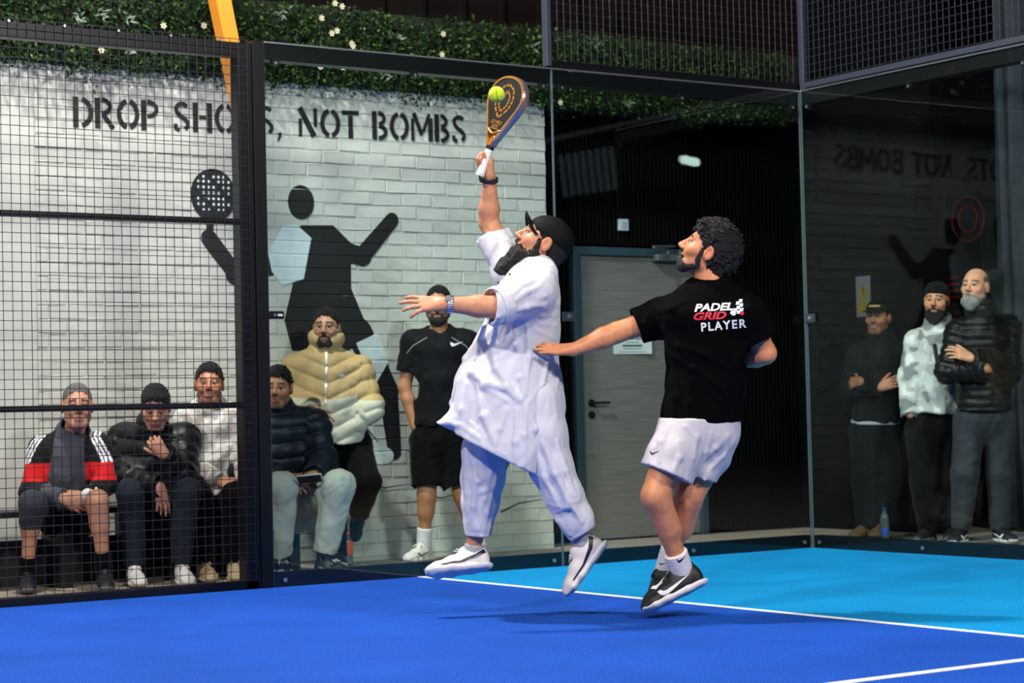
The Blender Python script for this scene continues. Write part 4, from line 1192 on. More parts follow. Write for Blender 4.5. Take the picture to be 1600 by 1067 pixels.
# ------------------------------------------------------------------ player in white
WD = 9.3
def W(px, py, dd=0.0, D=WD): return at(px, py, D+dd)
def ringp(L, R, b, dd=0.0, D=WD):
    l = at(L[0], L[1], D+dd); r = at(R[0], R[1], D+dd)
    return ((l+r)/2, r-l, np.linalg.norm(r-l)/2, b)
SK_A = (.60, .26, .14)
M_WHITEC = mat('white_cotton', rgb(206, 204, 212), .75, 0, .3, noise=(14, .02), bump=(38, .35, 5, .006), sheen=.2)
def build_white():
    root = W(812, 960); root[2] = 0
    T = person('person', root, 'player in white tunic and trousers with black cap, leaping with a raised racket')
    H = Head(W(848, 378, 0), cdir(-.86, .50, -.10), cdir(.48, .87, .02), 1.06)
    shN, elN, wrN = W(836, 456, -.17), W(772, 480, -.32), W(692, 475, -.36)
    shF, elF, wrF = W(802, 425, .17), W(764, 348, .27), W(765, 279, .20)
    fdN, fdF = cdir(-1, .02, -.05), cdir(-.05, 1, -.02)
    P = [tube([(W(803, 650), CR, .15, .17), (W(812, 560), CR, .12, .15), (W(822, 480), CR, .12, .18), (W(838, 440), CR, .09, .15)], .0, kk=.03),
         rc(W(842, 440), H.w(0, -.03, -.06), .064, .058, .03)]
    P += H.prims()
    P += arm(shN, elN, wrN, 1.12)+arm(shF, elF, wrF, 1.10)
    hN = hand(wrN, fdN, cdir(.0, .62, -.78), -1, spread=.24, k=1.02, tout=.45, tcurl=.1,
              fingers=[(.25, .25, .15), (.12, .2, .15), (.08, .25, .2), (.2, .35, .25)])
    hF = hand(wrF, fdF, cdir(.93, .0, .36), 1, curl=(1.05, 1.35, .9), spread=.05, k=1.0, tout=.25, tcurl=.25)
    P += hN+hF
    knA, anA = W(757, 760, .08), W(738, 866, .08)
    knB, anB = W(868, 755, -.08), W(910, 850, -.06)
    P += leg(W(790, 670, .1), knA, anA, 1.0)+leg(W(825, 665, -.1), knB, anB, 1.0)
    bx = [(*H.box(), .0042), (*hand_box(wrN, fdN), .0038), (*hand_box(wrF, fdF), .0038)]
    sk = H.skin(SK_A, stubble=.0, lips=(.42, .15, .13))
    body = solid('body', P, .0085, M_SKIN, T, root, col=sk, boxes=bx)
    eyes(H, T, root, gaze=(0, .85, .35))
    # hair at the nape and beard
    hp, hd = H.hair(.006, .02, -.085, .003, 90)
    hp.append(Prim(lambda p: H.loc(p)[:, 2]-.03, (-1e9,)*3, (1e9,)*3, .004, 'i'))
    solid('hair', hp, .005, M_HAIRB, T, root, disp=hd, amp=.006)
    bp, bd = H.beard(.011, longer=.085, fwd=.035, curl=.006, freq=75, width=1.05, cheek=-.045)
    solid('beard', bp, .0042, M_BEARD, T, root, disp=bd, amp=.008)
    # cap
    capm = mat('black_cap_twill', rgb(8, 8, 9), .7, 0, .15, noise=(30, .1), bump=(600, .3, 2, .002))
    cp = [H.el((0, -.016, .036), (.081, .106, .086), 0), H.rc((0, -.052, .005), (0, -.046, .03), .062, .070, .03),
          Prim(lambda p: -(H.loc(p)@nrm(V3(0, -.10, 1))-.022+.09*np.clip(-H.loc(p)[:, 1]-.02, 0, 1)), (-1e9,)*3, (1e9,)*3, .004, 'i')]
    cap = solid('cap', cp, .005, capm, T, root, disp=lambda p: .0015*vnoise(p*30, 4), amp=.003)
    br = MB(); n = 18; top = []
    for i in range(n+1):
        a = math.radians(-82+164*i/n)
        for r_ in (0.0, .35, .7, 1.0):
            ca_ = math.cos(a)**.6; xx = math.sin(a)*(.080-.004*r_); yy = .016+ca_*(.066+.046*r_); zz = .050+.032*r_*ca_-.036*math.sin(a)**2*(1+.45*r_)
            top.append(H.w(xx, yy, zz))
    up_ = H.X[2]*.006
    fs = [(i*4+j, i*4+j+1, (i+1)*4+j+1, (i+1)*4+j) for i in range(n) for j in range(3)]
    m_ = len(top)
    br.add(top+[p-up_ for p in top], fs+[tuple(m_+q for q in f[::-1]) for f in fs]+[(i*4+3, m_+i*4+3, m_+(i+1)*4+3, (i+1)*4+3) for i in range(n)])
    br.build('cap_brim', capm, cap, smooth=True, off=root)
    MB().tube([H.w(0, -.02, .119), H.w(0, -.02, .126)], .009, 8).build('cap_button', capm, cap, off=root)
    # long tunic
    kr = [ringp((814, 420), (866, 417), .085), ringp((796, 438), (871, 436), .17), ringp((772, 475), (873, 470), .19),
          ringp((757, 520), (872, 515), .165), ringp((736, 562), (868, 556), .18), ringp((711, 606), (876, 604), .205),
          ringp((706, 640), (877, 640), .22), ringp((704, 690), (868, 705), .24), ringp((712, 730), (855, 760), .24)]
    KP = [tube(kr, 0, kk=.04, folds=(5, .0, .055, .6)),
          rc(shN, elN, .088, .083, .05), rc(shF, W(768, 366, .25), .090, .074, .05),
          rc(W(850, 428, -.10), shN, .06, .08, .05), rc(W(835, 418, .10), shF, .06, .08, .05),
          tube([(W(728, 650), CU, .060, .16), (W(704, 658), CU, .036, .13), (W(686, 662), CU, .014, .08)], .03), rc(W(862, 650, -.10), W(888, 742, -.12), .04, .020, .03),
          plane(W(748, 693.5), cdir(-.45, -.89, 0), .006),
          local_cut(W(769, 479, -.325), cdir(-1, .08, -.35), .14), local_cut(W(775, 373, .245), nrm(elF-shF), .12),
          rc(W(760, 480, -.335), W(782, 477, -.30), .066, .060, .006, 's'), rc(W(768, 362, .255), W(785, 395, .22), .062, .060, .006, 's'),
          rc(W(838, 400), W(840, 424), .066, .062, .012, 's'),
          tube([ringp((660, 690), (850, 760), .20), ringp((720, 745), (850, 820), .22)], .02, 's')]
    KP[-1:-1] = []
    lines = [([(762, 492), (750, 530), (743, 560)], 1), ([(778, 495), (769, 540), (776, 575), (795, 604), (812, 622)], 1.1), ([(736, 543), (727, 560), (738, 582), (762, 600), (790, 606), (812, 626)], 1.3),
             ([(742, 584), (756, 604), (792, 626)], .9), ([(714, 596), (708, 630), (712, 664)], 1.2), ([(728, 600), (722, 640), (719, 676)], 1.1), ([(746, 602), (757, 650), (774, 694)], 1.2),
             ([(792, 640), (780, 670), (770, 705)], .8), ([(800, 505), (808, 540), (814, 590), (818, 624)], .9), ([(824, 510), (826, 560), (820, 618)], .8),
             ([(872, 457), (852, 463)], .8), ([(873, 475), (848, 480)], .9), ([(870, 492), (846, 494)], .8), ([(868, 508), (842, 505)], .8), ([(866, 530), (842, 518)], .8),
             ([(823, 634), (836, 670), (852, 706), (870, 745)], 1.1), ([(822, 632), (819, 680), (818, 728)], .9), ([(808, 640), (806, 690), (806, 722)], .9),
             ([(798, 474), (822, 456), (846, 446)], .8), ([(796, 488), (824, 480), (852, 476)], .9), ([(800, 460), (815, 446), (832, 438)], .7), ([(858, 560), (848, 600), (826, 628)], .8), ([(872, 590), (860, 640), (868, 690)], .8),
             ([(690, 660), (720, 664), (748, 684)], .7), ([(700, 640), (735, 660), (790, 712)], .5)]
    base = [q for q in KP if q.op == 'u']; KP[7:7] = ridges(base, lines, WD, .016, .014, .003)
    f2 = folds(.0022, 26, cdir(.5, .8, .3), .2, 8)
    far = drape(.010, 11, cdir(.2, .95, 0), 21, cover=.4); mask = lambda p: np.clip(((p-W(815, 560))@CF)/.1, 0, 1)
    kam = solid('tunic', KP, .0062, M_WHITEC, T, root, disp=addf(f2, where(mask, far)), amp=.02)
    # rolled cuffs, collar band, placket, buttons
    dN = nrm(elN-shN); c0 = W(779, 477, -.31)
    for (c_, d_, rr, seed) in ((c0, dN, .090, 4), (W(777, 377, .238), nrm(elF-shF), .077, 9)):
        fr = folds(.006, 16, d_, .4, seed)
        cu = [rc(c_-d_*.022, c_+d_*.022, rr, rr-.002, 0), rc(c_-d_*.2, c_+d_*.2, rr-.013, rr-.014, .004, 's'), plane(c_+d_*.026, d_, .006), plane(c_-d_*.024, -d_, .006)]
        solid('rolled_cuff', cu, .0052, M_WHITEC, kam, (0, 0, 0), disp=fr, amp=.008).data.transform(Matrix.Translation(-Vector(root)))
    ca = W(838, 425); cd = nrm(H.w(0, -.03, -.06)-W(842, 440))
    co = [rc(ca-cd*.02, ca+cd*.028, .078, .073, 0), rc(ca-cd*.1, ca+cd*.1, .069, .066, .003, 's'), plane(ca+cd*.022, cd, .004), plane(ca-cd*.03, -cd, .004)]
    solid('collar', co, .005, M_WHITEC, kam, (0, 0, 0), disp=folds(.003, 18, cd, .4, 2), amp=.004).data.transform(Matrix.Translation(-Vector(root)))
    bvk = bvh_of(kam)
    mbut = mat('brown_button', rgb(70, 40, 34), .3)
    for (bx_, by_) in ((797, 428.5), (779, 441.5)):
        o = Vector(CAM-root); d = Vector(ray(bx_, by_)); hit, nn, _, _ = bvk.ray_cast(o, d)
        if hit: 
            b = MB(); b.tube([np.array(hit)-np.array(nn)*.001, np.array(hit)+np.array(nn)*.003], .0055, 10); b.build('button', mbut, kam)
    # wide trousers
    TP = [tube([ringp((738, 650), (812, 650), .12, .05), ringp((724, 700), (794, 708), .12, .07), ringp((722, 745), (786, 750), .115, .08),
                ringp((723, 785), (778, 788), .10, .08), ringp((727, 815), (768, 815), .085, .08), ringp((728, 850), (768, 850), .08, .08)], 0, kk=.03, folds=(4, .02, .05, 1.0)),
          tube([ringp((795, 630), (878, 625), .15, -.05), ringp((806, 685), (885, 675), .14, -.07), ringp((828, 735), (893, 722), .12, -.08),
                ringp((852, 782), (908, 762), .105, -.08), ringp((876, 823), (924, 798), .085, -.07), ringp((893, 850), (931, 828), .078, -.06)], .03, kk=.03, folds=(4, .015, .03, 2.2)),
          local_cut(W(747, 837, .08), cdir(-.05, -1, 0), .13), local_cut(W(909, 834, -.065), cdir(.55, -.83, 0), .13),
          rc(W(748, 845, .08), W(752, 800, .08), .056, .054, .006, 's'), rc(W(914, 843, -.06), W(893, 808, -.07), .054, .050, .006, 's')]
    tl = [([(735, 692), (744, 745), (741, 790), (738, 826)], 1.1), ([(752, 695), (768, 735), (758, 780), (748, 828)], 1), ([(782, 712), (770, 760), (760, 800), (757, 828)], 1.1), ([(728, 720), (730, 770), (732, 815)], .9), ([(726, 742), (748, 752), (772, 740)], .8),
          ([(735, 775), (755, 768), (772, 755)], .7), ([(822, 730), (845, 768), (872, 812), (890, 836)], 1), ([(848, 690), (868, 740), (890, 785), (910, 815)], 1.1), ([(832, 690), (850, 745), (872, 790)], 1), ([(870, 690), (884, 735), (900, 775)], .9),
          ([(868, 800), (886, 792), (904, 780)], .6), ([(808, 690), (822, 716), (838, 742)], 1)]
    base = [q for q in TP if q.op == 'u']; TP[2:2] = ridges(base, tl, WD, .015, .014, .003)
    solid('trousers', TP, .0062, M_WHITEC, T, root, disp=addf(folds(.0022, 28, cdir(.1, .95, .2), .2, 37)), amp=.012)
    # watch and wrist strap
    wm = mat('steel_watch', rgb(178, 182, 186), .25, .9, noise=(60, .2))
    aw = nrm(elN-wrN); c = wrN+aw*.028
    wt = [rc(c-aw*.014, c+aw*.014, .041, .0425, 0), rc(c-aw*.1, c+aw*.1, .037, .037, .002, 's'), plane(c+aw*.013, aw, .001), plane(c-aw*.013, -aw, .001)]
    wo = solid('watch', wt, .0035, wm, T, root, disp=lambda p: .0012*np.sin(((p-c)@CU)*700), amp=.002)
    fc = c+cdir(-.1, .62, -.78)*.036
    MB().tube([fc-root, fc-root+cdir(-.1, .62, -.78)*.009], .014, 18).build('watch_face', wm, wo)
    ks = mat('black_wrist_strap', rgb(14, 14, 15), .7)
    aw = nrm(elF-wrF); c2 = wrF+aw*.006
    st = [rc(c2-aw*.010, c2+aw*.010, .040, .041, 0), rc(c2-aw*.1, c2+aw*.1, .031, .031, .002, 's'), plane(c2+aw*.011, aw, .002), plane(c2-aw*.011, -aw, .002)]
    solid('wrist_strap', st, .0042, ks, T, root, disp=folds(.004, 40, aw, .5, 5), amp=.006)
    # grey ankle socks and shoes
    sg = cloth('grey_marl_sock', rgb(160, 160, 164))
    cuff_sock('sock', anA, knA, .043, .044, .045, sg, T, root); cuff_sock('sock', anB, knB, .043, .044, .05, sg, T, root)
    solem = MATS['white_rubber_sole']
    shoe(anA, cdir(-.985, -.12, -.12), cdir(-.16, .82, .55), T, root, M_SHOEW, solem, M_LACEW, k=1.03, stripe=M_NAVY)
    shoe(anB+cdir(.2, -1, 0)*.012, cdir(-.58, -.80, -.1), cdir(-.80, .58, .12), T, root, M_SHOEW, solem, M_LACEW, k=1.03, stripe=M_NAVY)
    return dict(wrF=wrF, H=H)
WH = build_white()

# ------------------------------------------------------------------ racket and ball
def build_racket():
    D = WD+.165
    a0 = at(751.5, 270, D); a1 = at(806, 121, D-.02)
    ax = nrm(a1-a0); L = np.linalg.norm(a1-a0)
    n = cdir(-.80, 0, -.60); n = nrm(n-ax*(n@ax)); w = np.cross(ax, n)
    if w@CR < 0: w = -w
    R = empty('padel_racket', a0, 'black and gold padel racket held up by the player in white', 'racket')
    gold = mat('gold_lacquer', rgb(214, 150, 66), .28, .55, .6, noise=(20, .15))
    chrome = mat('iridescent_edge', rgb(120, 128, 170), .25, .7, .6, noise=(9, .35), color2=rgb(196, 140, 90))
    carb = mat('black_carbon_face', rgb(17, 16, 14), .45, noise=(70, .3), bump=(500, .3, 2, .002))
    k = L/.455
    def pt(x, y, z=0): return (w*x+ax*y+n*z)*k
    # teardrop head outline
    half = [(.013, .128), (.022, .150), (.045, .188), (.072, .232), (.098, .276), (.117, .312), (.127, .345)]
    half += [(.128*math.cos(t)**.85, .345+.108*math.sin(t)) for t in np.linspace(0, math.pi/2, 12)[1:-1]]+[(.0, .4535)]
    out = half+[(-x, y) for x, y in half[-2::-1]]
    fm = MB(); nn = len(out)
    sec = [(-.006, .019), (.004, .019), (.008, .010), (.008, -.010), (.004, -.019), (-.006, -.019)]
    vs = []; cen = np.array([0, .30])
    for p in out:
        d = nrm(np.array(p)-cen)
        for (o_, z_) in sec: vs.append(pt(p[0]+d[0]*(o_-.004), p[1]+d[1]*(o_-.004), z_))
    fs = [(i*6+j, ((i+1) % nn)*6+j, ((i+1) % nn)*6+(j+1) % 6, i*6+(j+1) % 6) for i in range(nn) for j in range(6)]
    fm.add(vs, fs); fo = fm.build('frame', gold, R, smooth=False)
    fo.data.materials.append(chrome)
    for i, p in enumerate(fo.data.polygons):
        if p.index % 6 in (1, 2, 3): p.material_index = 1
    bm = bmesh.new(); bm.from_mesh(fo.data); bmesh.ops.recalc_face_normals(bm, faces=bm.faces); bm.to_mesh(fo.data); bm.free()
    face = MB(); inn = [(p[0]*.95, .30+(p[1]-.30)*.97) for p in out if p[1] > .20]; inn = inn+[(-.030, .190), (0, .196), (.030, .190)]
    face.prism(inn, pt(0, 0, -.0165), w*k, ax*k, n*k, .033).build('face', carb, R)
    # throat arms and bridge
    MB().tube([pt(-.056, .206, .015), pt(-.034, .196, .017), (pt(-.012, .186, .017)), pt(.0, .184, .017), pt(.012, .186, .017), pt(.034, .196, .017), pt(.056, .206, .015)], .0055*k, 8).build('throat_bridge', gold, R, smooth=True)
    for s in (-1, 1):
        b = MB(); b.tube([pt(s*.004, .125), pt(s*.010, .150), pt(s*.004, .172), pt(0, .186)], [.012*k, .009*k, .009*k, .010*k], 8); b.build('throat_rib', gold, R, smooth=True)
    hd = MB(); hd.tube([pt(0, -.004), pt(0, .0), pt(0, .10), pt(0, .118)], [.021*k, .0185*k, .0175*k, .016*k], 12); hd.build('grip', mat('white_overgrip', rgb(225, 222, 220), .7, bump=(120, .4)), R, smooth=True)
    MB().tube([pt(0, .112), pt(0, .124)], .019*k, 12).build('grip_collar', M_BLACKPL, R)
    MB().tube([pt(0, -.014), pt(0, -.002)], .021*k, 12).build('butt_cap', MATS['white_plastic'], R)
    sl = MB(); sl.tube([pt(.0, -.014), pt(.008, -.03, .0), pt(.022, -.038, .0), pt(.03, -.03, .0)], .004*k, 6); sl.build('wrist_cord', M_BLACKPL, R, smooth=True)
    # drilled holes
    hm = mat('racket_hole_black', rgb(5, 5, 5), .9)
    for iy in range(9):
        for ix in range(-4, 5):
            x = ix*.022+(.011 if iy % 2 else 0); y = .265+iy*.0185
            if (x/.098)**2+((y-.338)/.095)**2 < 1:
                MB().tube([pt(x, y, .0163), pt(x, y, .0169)], .0048*k, 8).build('hole', hm, R)
    # gold emblem and lettering printed on the face
    eb = []
    ring1 = [(0, .415), (.045, .395), (.062, .35), (.050, .305), (.0, .258), (-.050, .305), (-.062, .35), (-.045, .395)]
    ring2 = [(0, .385), (.028, .37), (.036, .34), (.026, .312), (0, .288), (-.026, .312), (-.036, .34), (-.01, .345)]
    for rg_ in (ring1, ring2):
        for i in range(len(rg_)):
            p, q = np.array(rg_[i]), np.array(rg_[(i+1) % len(rg_)])
            for (s0, s1) in ((.06, .44), (.56, .94)): eb.append(stroke([p+(q-p)*s0, p+(q-p)*s1], .0105))
    for poly in eb:
        MB().prism(poly, pt(0, 0, .0170), w*k, ax*k, n*k, .0006).build('gold_print', gold, R)
    for tx, sz, yc in (('GP PRO', .024, .236), ('ELITE', .018, .218)):
        me = text_mesh(tx, sz, bold=.0006, shear=.2); me.transform(Matrix(((w[0]*k, ax[0]*k, n[0]*k, pt(0, yc, .0172)[0]), (w[1]*k, ax[1]*k, n[1]*k, pt(0, yc, .0172)[1]), (w[2]*k, ax[2]*k, n[2]*k, pt(0, yc, .0172)[2]), (0, 0, 0, 1))))
        link('gold_lettering', me, gold, R)
    MB().prism([(-.035, .205), (.035, .205), (.03, .209), (-.03, .209)], pt(0, 0, .017), w*k, ax*k, n*k, .0006).build('gold_print', gold, R)
build_racket()
bc = at(776, 147.5, 8.75)
ball_o = empty('tennis_ball', bc, 'yellow-green felt ball in front of the raised racket', 'ball')
b = bmesh.new(); bmesh.ops.create_uvsphere(b, u_segments=32, v_segments=20, radius=.0345)
me = bpy.data.meshes.new('felt'); b.to_mesh(me); b.free(); me.polygons.foreach_set('use_smooth', [True]*len(me.polygons))
link('felt', me, mat('optic_yellow_felt', rgb(206, 226, 30), .95, 0, .2, noise=(90, .12), bump=(220, .8, 4, .006), sheen=.4), ball_o)
sp = []
for t in np.linspace(0, 2*math.pi, 80):
    A, B_ = .44, 1.0
    x = math.cos(t)+.32*math.cos(3*t); y = math.sin(t)-.32*math.sin(3*t); z_ = .9*math.sin(2*t)
    v = nrm(V3(x, y, z_)); v = CR*v[0]*.9+CU*v[2]+CF*v[1]; sp.append(nrm(v)*.0343)
MB().tube(sp, .0016, 6, False).build('seam', mat('ball_seam', rgb(120, 130, 60), .8), ball_o, smooth=True)

# ------------------------------------------------------------------ player in black shirt
PD = 9.1
SK_B = (.63, .245, .11)
M_BLACKT = cloth('black_jersey', rgb(3, 3, 4), .9, 420, .0)
M_SHORTS = mat('pale_grey_shorts', rgb(190, 183, 189), .7, 0, .3, noise=(14, .03), bump=(60, .25, 5, .005), sheen=.15)
def build_black():
    D = PD
    def X(px, py, dd=0.0): return at(px, py, D+dd)
    def rp(L, R, b, dd=0.0): return ringp(L, R, b, dd, D)
    root = X(1075, 958); root[2] = 0
    T = person('person', root, 'player in black shirt and pale grey shorts seen from behind, reaching left')
    H = Head(X(1105, 393, 0), cdir(-.85, .47, .08), cdir(.47, .88, -.04), 1.07)
    shL, elL, wrL = X(1036, 496, .10), X(962, 520, .08), X(897, 546, .02)
    shR, elR, wrR = X(1167, 492, -.08), X(1196, 552, -.06), X(1150, 566, .12)
    fdL = cdir(-1, .0, .1)
    P = [tube([(X(1095, 655), CR, .16, .11), (X(1100, 590), CR, .15, .10), (X(1102, 515), CR, .18, .10), (X(1108, 480), CR, .11, .07)], 0, kk=.03),
         rc(X(1112, 458, -.01), H.w(0, -.03, -.06), .062, .058, .03)]
    P += H.prims()+arm(shL, elL, wrL, 1.10)+arm(shR, elR, wrR, 1.12)
    P += hand(wrL, fdL, cdir(-.15, .85, -.5), -1, curl=(-.15, .1, .1), spread=.06, k=1.0, tout=.5)
    P += hand(wrR, cdir(-.7, -.1, .7), cdir(.3, .6, -.6), 1, curl=(.6, .6, .4), k=1.0)
    hipN, knN, anN = X(1060, 690, -.06), X(1023, 775, -.14), X(1066, 893, -.02)
    hipF, knF, anF = X(1115, 690, .06), X(1076, 775, -.02), X(1040, 890, .10)
    P += leg(hipN, knN, anN, 1.06, cdir(.8, 0, .3))+leg(hipF, knF, anF, 1.08, cdir(.8, 0, .3))
    bx = [(*H.box(), .0042), (*hand_box(wrL, fdL), .0038)]
    body = solid('body', P, .0085, M_SKIN, T, root, col=H.skin(SK_B, stubble=.55, lips=(.40, .14, .12)), boxes=bx)
    eyes(H, T, root, gaze=(0, .9, .3))
    hp, hd = H.hair(.012, .060, -.085, .011, 62, top=.020, sides=.002, fringe=.020, burn=-.004)
    hp.insert(1, H.el((0, -.050, .022), (.083, .086, .088), .03)); hp.insert(2, H.rc((0, -.085, -.02), (0, -.088, -.075), .045, .032, .03))
    solid('hair', hp, .0045, M_HAIRB, T, root, disp=hd, amp=.02)
    bp, bd = H.beard(.0045, curl=.003, freq=110, cheek=-.040)
    solid('beard', bp, .0042, M_BEARD, T, root, disp=bd, amp=.004)
    # T-shirt
    SP = [tube([rp((1086, 448), (1146, 450), .06), rp((1058, 467), (1164, 471), .11), rp((1034, 495), (1176, 498), .145), rp((1042, 545), (1170, 548), .14),
                rp((1043, 600), (1163, 602), .135), rp((1036, 645), (1157, 648), .135), rp((1032, 690), (1157, 690), .135)], 0, kk=.035, folds=(4, .0, .02, .4)),
          rc(shL, elL, .086, .080, .05), rc(X(1072, 470, .03), shL, .05, .080, .05), rc(shR, elR, .086, .086, .05), rc(X(1146, 472), shR, .05, .080, .05),
          plane(X(1095, 660), cdir(.03, -1, 0), .005),
          local_cut(X(994, 508, .09), cdir(-.88, -.38, .0), .13), local_cut(X(1187, 530, -.07), nrm(elR-shR), .12),
          rc(X(985, 512, .09), X(1002, 504, .09), .066, .058, .006, 's'), rc(X(1192, 540, -.065), X(1186, 526, -.07), .070, .06, .006, 's'),
          rc(X(1106, 424, 0), X(1112, 450, 0), .068, .064, .01, 's')]
    sl = [([(1050, 556), (1085, 575), (1120, 600), (1150, 640)], 1), ([(1058, 540), (1100, 552), (1140, 575), (1162, 605)], 1), ([(1048, 590), (1056, 620), (1052, 652)], 1.2), ([(1068, 600), (1078, 630), (1074, 655)], 1), ([(1100, 600), (1125, 625), (1145, 655)], .9),
          ([(1165, 540), (1150, 570), (1130, 590)], .9), ([(1070, 470), (1050, 482), (1030, 488)], .9), ([(1150, 470), (1168, 482), (1180, 500)], .9), ([(1015, 492), (1008, 505), (1012, 520)], .8), ([(1030, 500), (1038, 515), (1045, 535)], 1)]
    base = [q for q in SP if q.op == 'u']; SP[5:5] = ridges(base, sl, PD, .014, .016, .003)
    sh = solid('shirt', SP, .0062, M_BLACKT, T, root, disp=folds(.0025, 22, cdir(.3, .85, .2), .2, 57), amp=.012)
    # printing on the back
    red = mat('red_print', rgb(205, 22, 52), .6)
    def dec(nm, shape, px, py, m, rot=0.0, sub=.012):
        c = X(px, py, 0); uu = cdir(1, .045+rot, 0); vv = cdir(-.045-rot, 1, .0)
        return decal(nm, shape, sh, c, uu, vv, m, sub, .003, .5)
    def fit(txt, wpx, hpx, **kw):
        t = text_mesh(txt, .05, **kw); xs = [v.co.x for v in t.vertices]; ys = [v.co.y for v in t.vertices]
        sx = wpx/352.5/(max(xs)-min(xs)); sy = hpx/352.5/(max(ys)-min(ys)); mx = (max(xs)+min(xs))/2; my = (max(ys)+min(ys))/2
        for v in t.vertices: v.co.x = (v.co.x-mx)*sx; v.co.y = (v.co.y-my)*sy
        return t
    dec('printed_lettering', fit('PADEL', 60, 12, bold=.0018, shear=.3), 1110, 480.5, M_PRINTW, .0)
    dec('printed_lettering', fit('GRID', 51, 12, bold=.0018, shear=.3), 1104.5, 494, red, .0)
    dec('printed_lettering', fit('PLAYER', 69, 13.5, bold=.0014, spacing=1.25), 1125, 508.5, M_PRINTW, .045)
    for i, (cx, cy, mm) in enumerate(((-.006, .030, 0), (.010, .042, 0), (.010, .018, 0), (-.006, .006, 0), (-.022, -.006, 0), (.010, -.006, 0), (-.006, -.018, 0), (-.030, -.026, 0), (.012, -.026, 1), (-.038, -.018, 0))):
        cx *= .82; cy *= .82; s_ = .0072; poly = [(cx-s_-.002, cy-s_), (cx+s_-.002, cy-s_), (cx+s_+.002, cy+s_), (cx-s_+.002, cy+s_)]
        dec('printed_check', poly, 1149, 483, red if mm else M_PRINTW, 0, .02)
    # shorts
    TP = [tube([rp((1034, 650), (1157, 655), .135), rp((1030, 672), (1156, 676), .14)], 0),
          tube([rp((1029, 665), (1115, 672), .14, -.03), rp((1013, 705), (1094, 722), .13, -.08), rp((1001, 735), (1078, 760), .12, -.11), rp((993, 760), (1070, 790), .115, -.13)], .04, kk=.03, folds=(4, .0, .05, .5)),
          tube([rp((1080, 668), (1156, 676), .13, .05), rp((1076, 705), (1140, 716), .115, .03), rp((1070, 738), (1118, 748), .10, .0), rp((1058, 770), (1105, 775), .095, -.01)], .025, kk=.03, folds=(4, .0, .05, 1.6)),
          local_cut(X(1038, 739, -.11), cdir(-.40, -.92, -.1), .20), local_cut(X(1096, 746, .0), cdir(-.36, -.93, 0), .15),
          rc(X(1034, 758, -.125), X(1040, 735, -.10), .078, .074, .006, 's'), rc(X(1086, 768, -.01), X(1093, 742, .01), .064, .058, .006, 's'),
          plane(X(1095, 652), cdir(0, 1, 0), .004)]
    hl_ = [([(1046, 664), (1034, 690), (1030, 722)], 1), ([(1072, 666), (1088, 684), (1084, 716)], 1), ([(1060, 690), (1062, 715), (1052, 738)], .8), ([(1112, 676), (1104, 705), (1096, 738)], .8), ([(1138, 680), (1118, 700), (1102, 716)], .9), ([(1146, 690), (1130, 712), (1112, 732)], .8), ([(1040, 672), (1022, 700), (1015, 722)], .7)]
    base = [q for q in TP if q.op == 'u']; TP[3:3] = ridges(base, hl_, PD, .013, .014, .003)
    so = solid('shorts', TP, .0062, M_SHORTS, T, root, disp=folds(.0025, 24, cdir(-.2, .9, .2), .25, 67), amp=.012)
    decal('side_emblem', [(p[0]*.04, p[1]*.05) for p in swoosh_poly()], so, X(1013, 708, -.05), cdir(1, 0, 0), cdir(0, 1, 0), M_PRINTK, .01, .003, .5)
    # socks and shoes
    ws = mat('white_ribbed_sock', rgb(226, 218, 218), .8, noise=(30, .05), bump=(200, .3))
    s1 = cuff_sock('sock', anN, knN, .050, .054, .10, ws, T, root); s2 = cuff_sock('sock', anF, knF, .048, .051, .11, ws, T, root)
    decal('sock_emblem', [(p[0]*.045, p[1]*.06) for p in swoosh_poly()], s1, X(1058, 878, -.05), cdir(1, .3, 0), cdir(-.3, 1, 0), M_PRINTK, .01, .002, .3)
    decal('sock_emblem', [(p[0]*.032, p[1]*.03) for p in swoosh_poly()], s2, X(1030, 882, .06), cdir(1, 0, 0), cdir(0, 1, 0), M_PRINTK, .01, .002, .3)
    shoe(anN+cdir(.25, -1, 0)*.01, cdir(-.89, -.43, -.12), cdir(-.40, .86, .28), T, root, M_SHOEK, M_SOLEW, M_LACEK, k=1.06, swoosh=M_PRINTW)
    shoe(anF+cdir(0, -1, 0)*.01, cdir(-.66, -.52, -.50), cdir(-.10, .72, .66), T, root, M_SHOEK, M_SOLEW, M_LACEK, k=1.04, swoosh=M_PRINTW)
build_black()
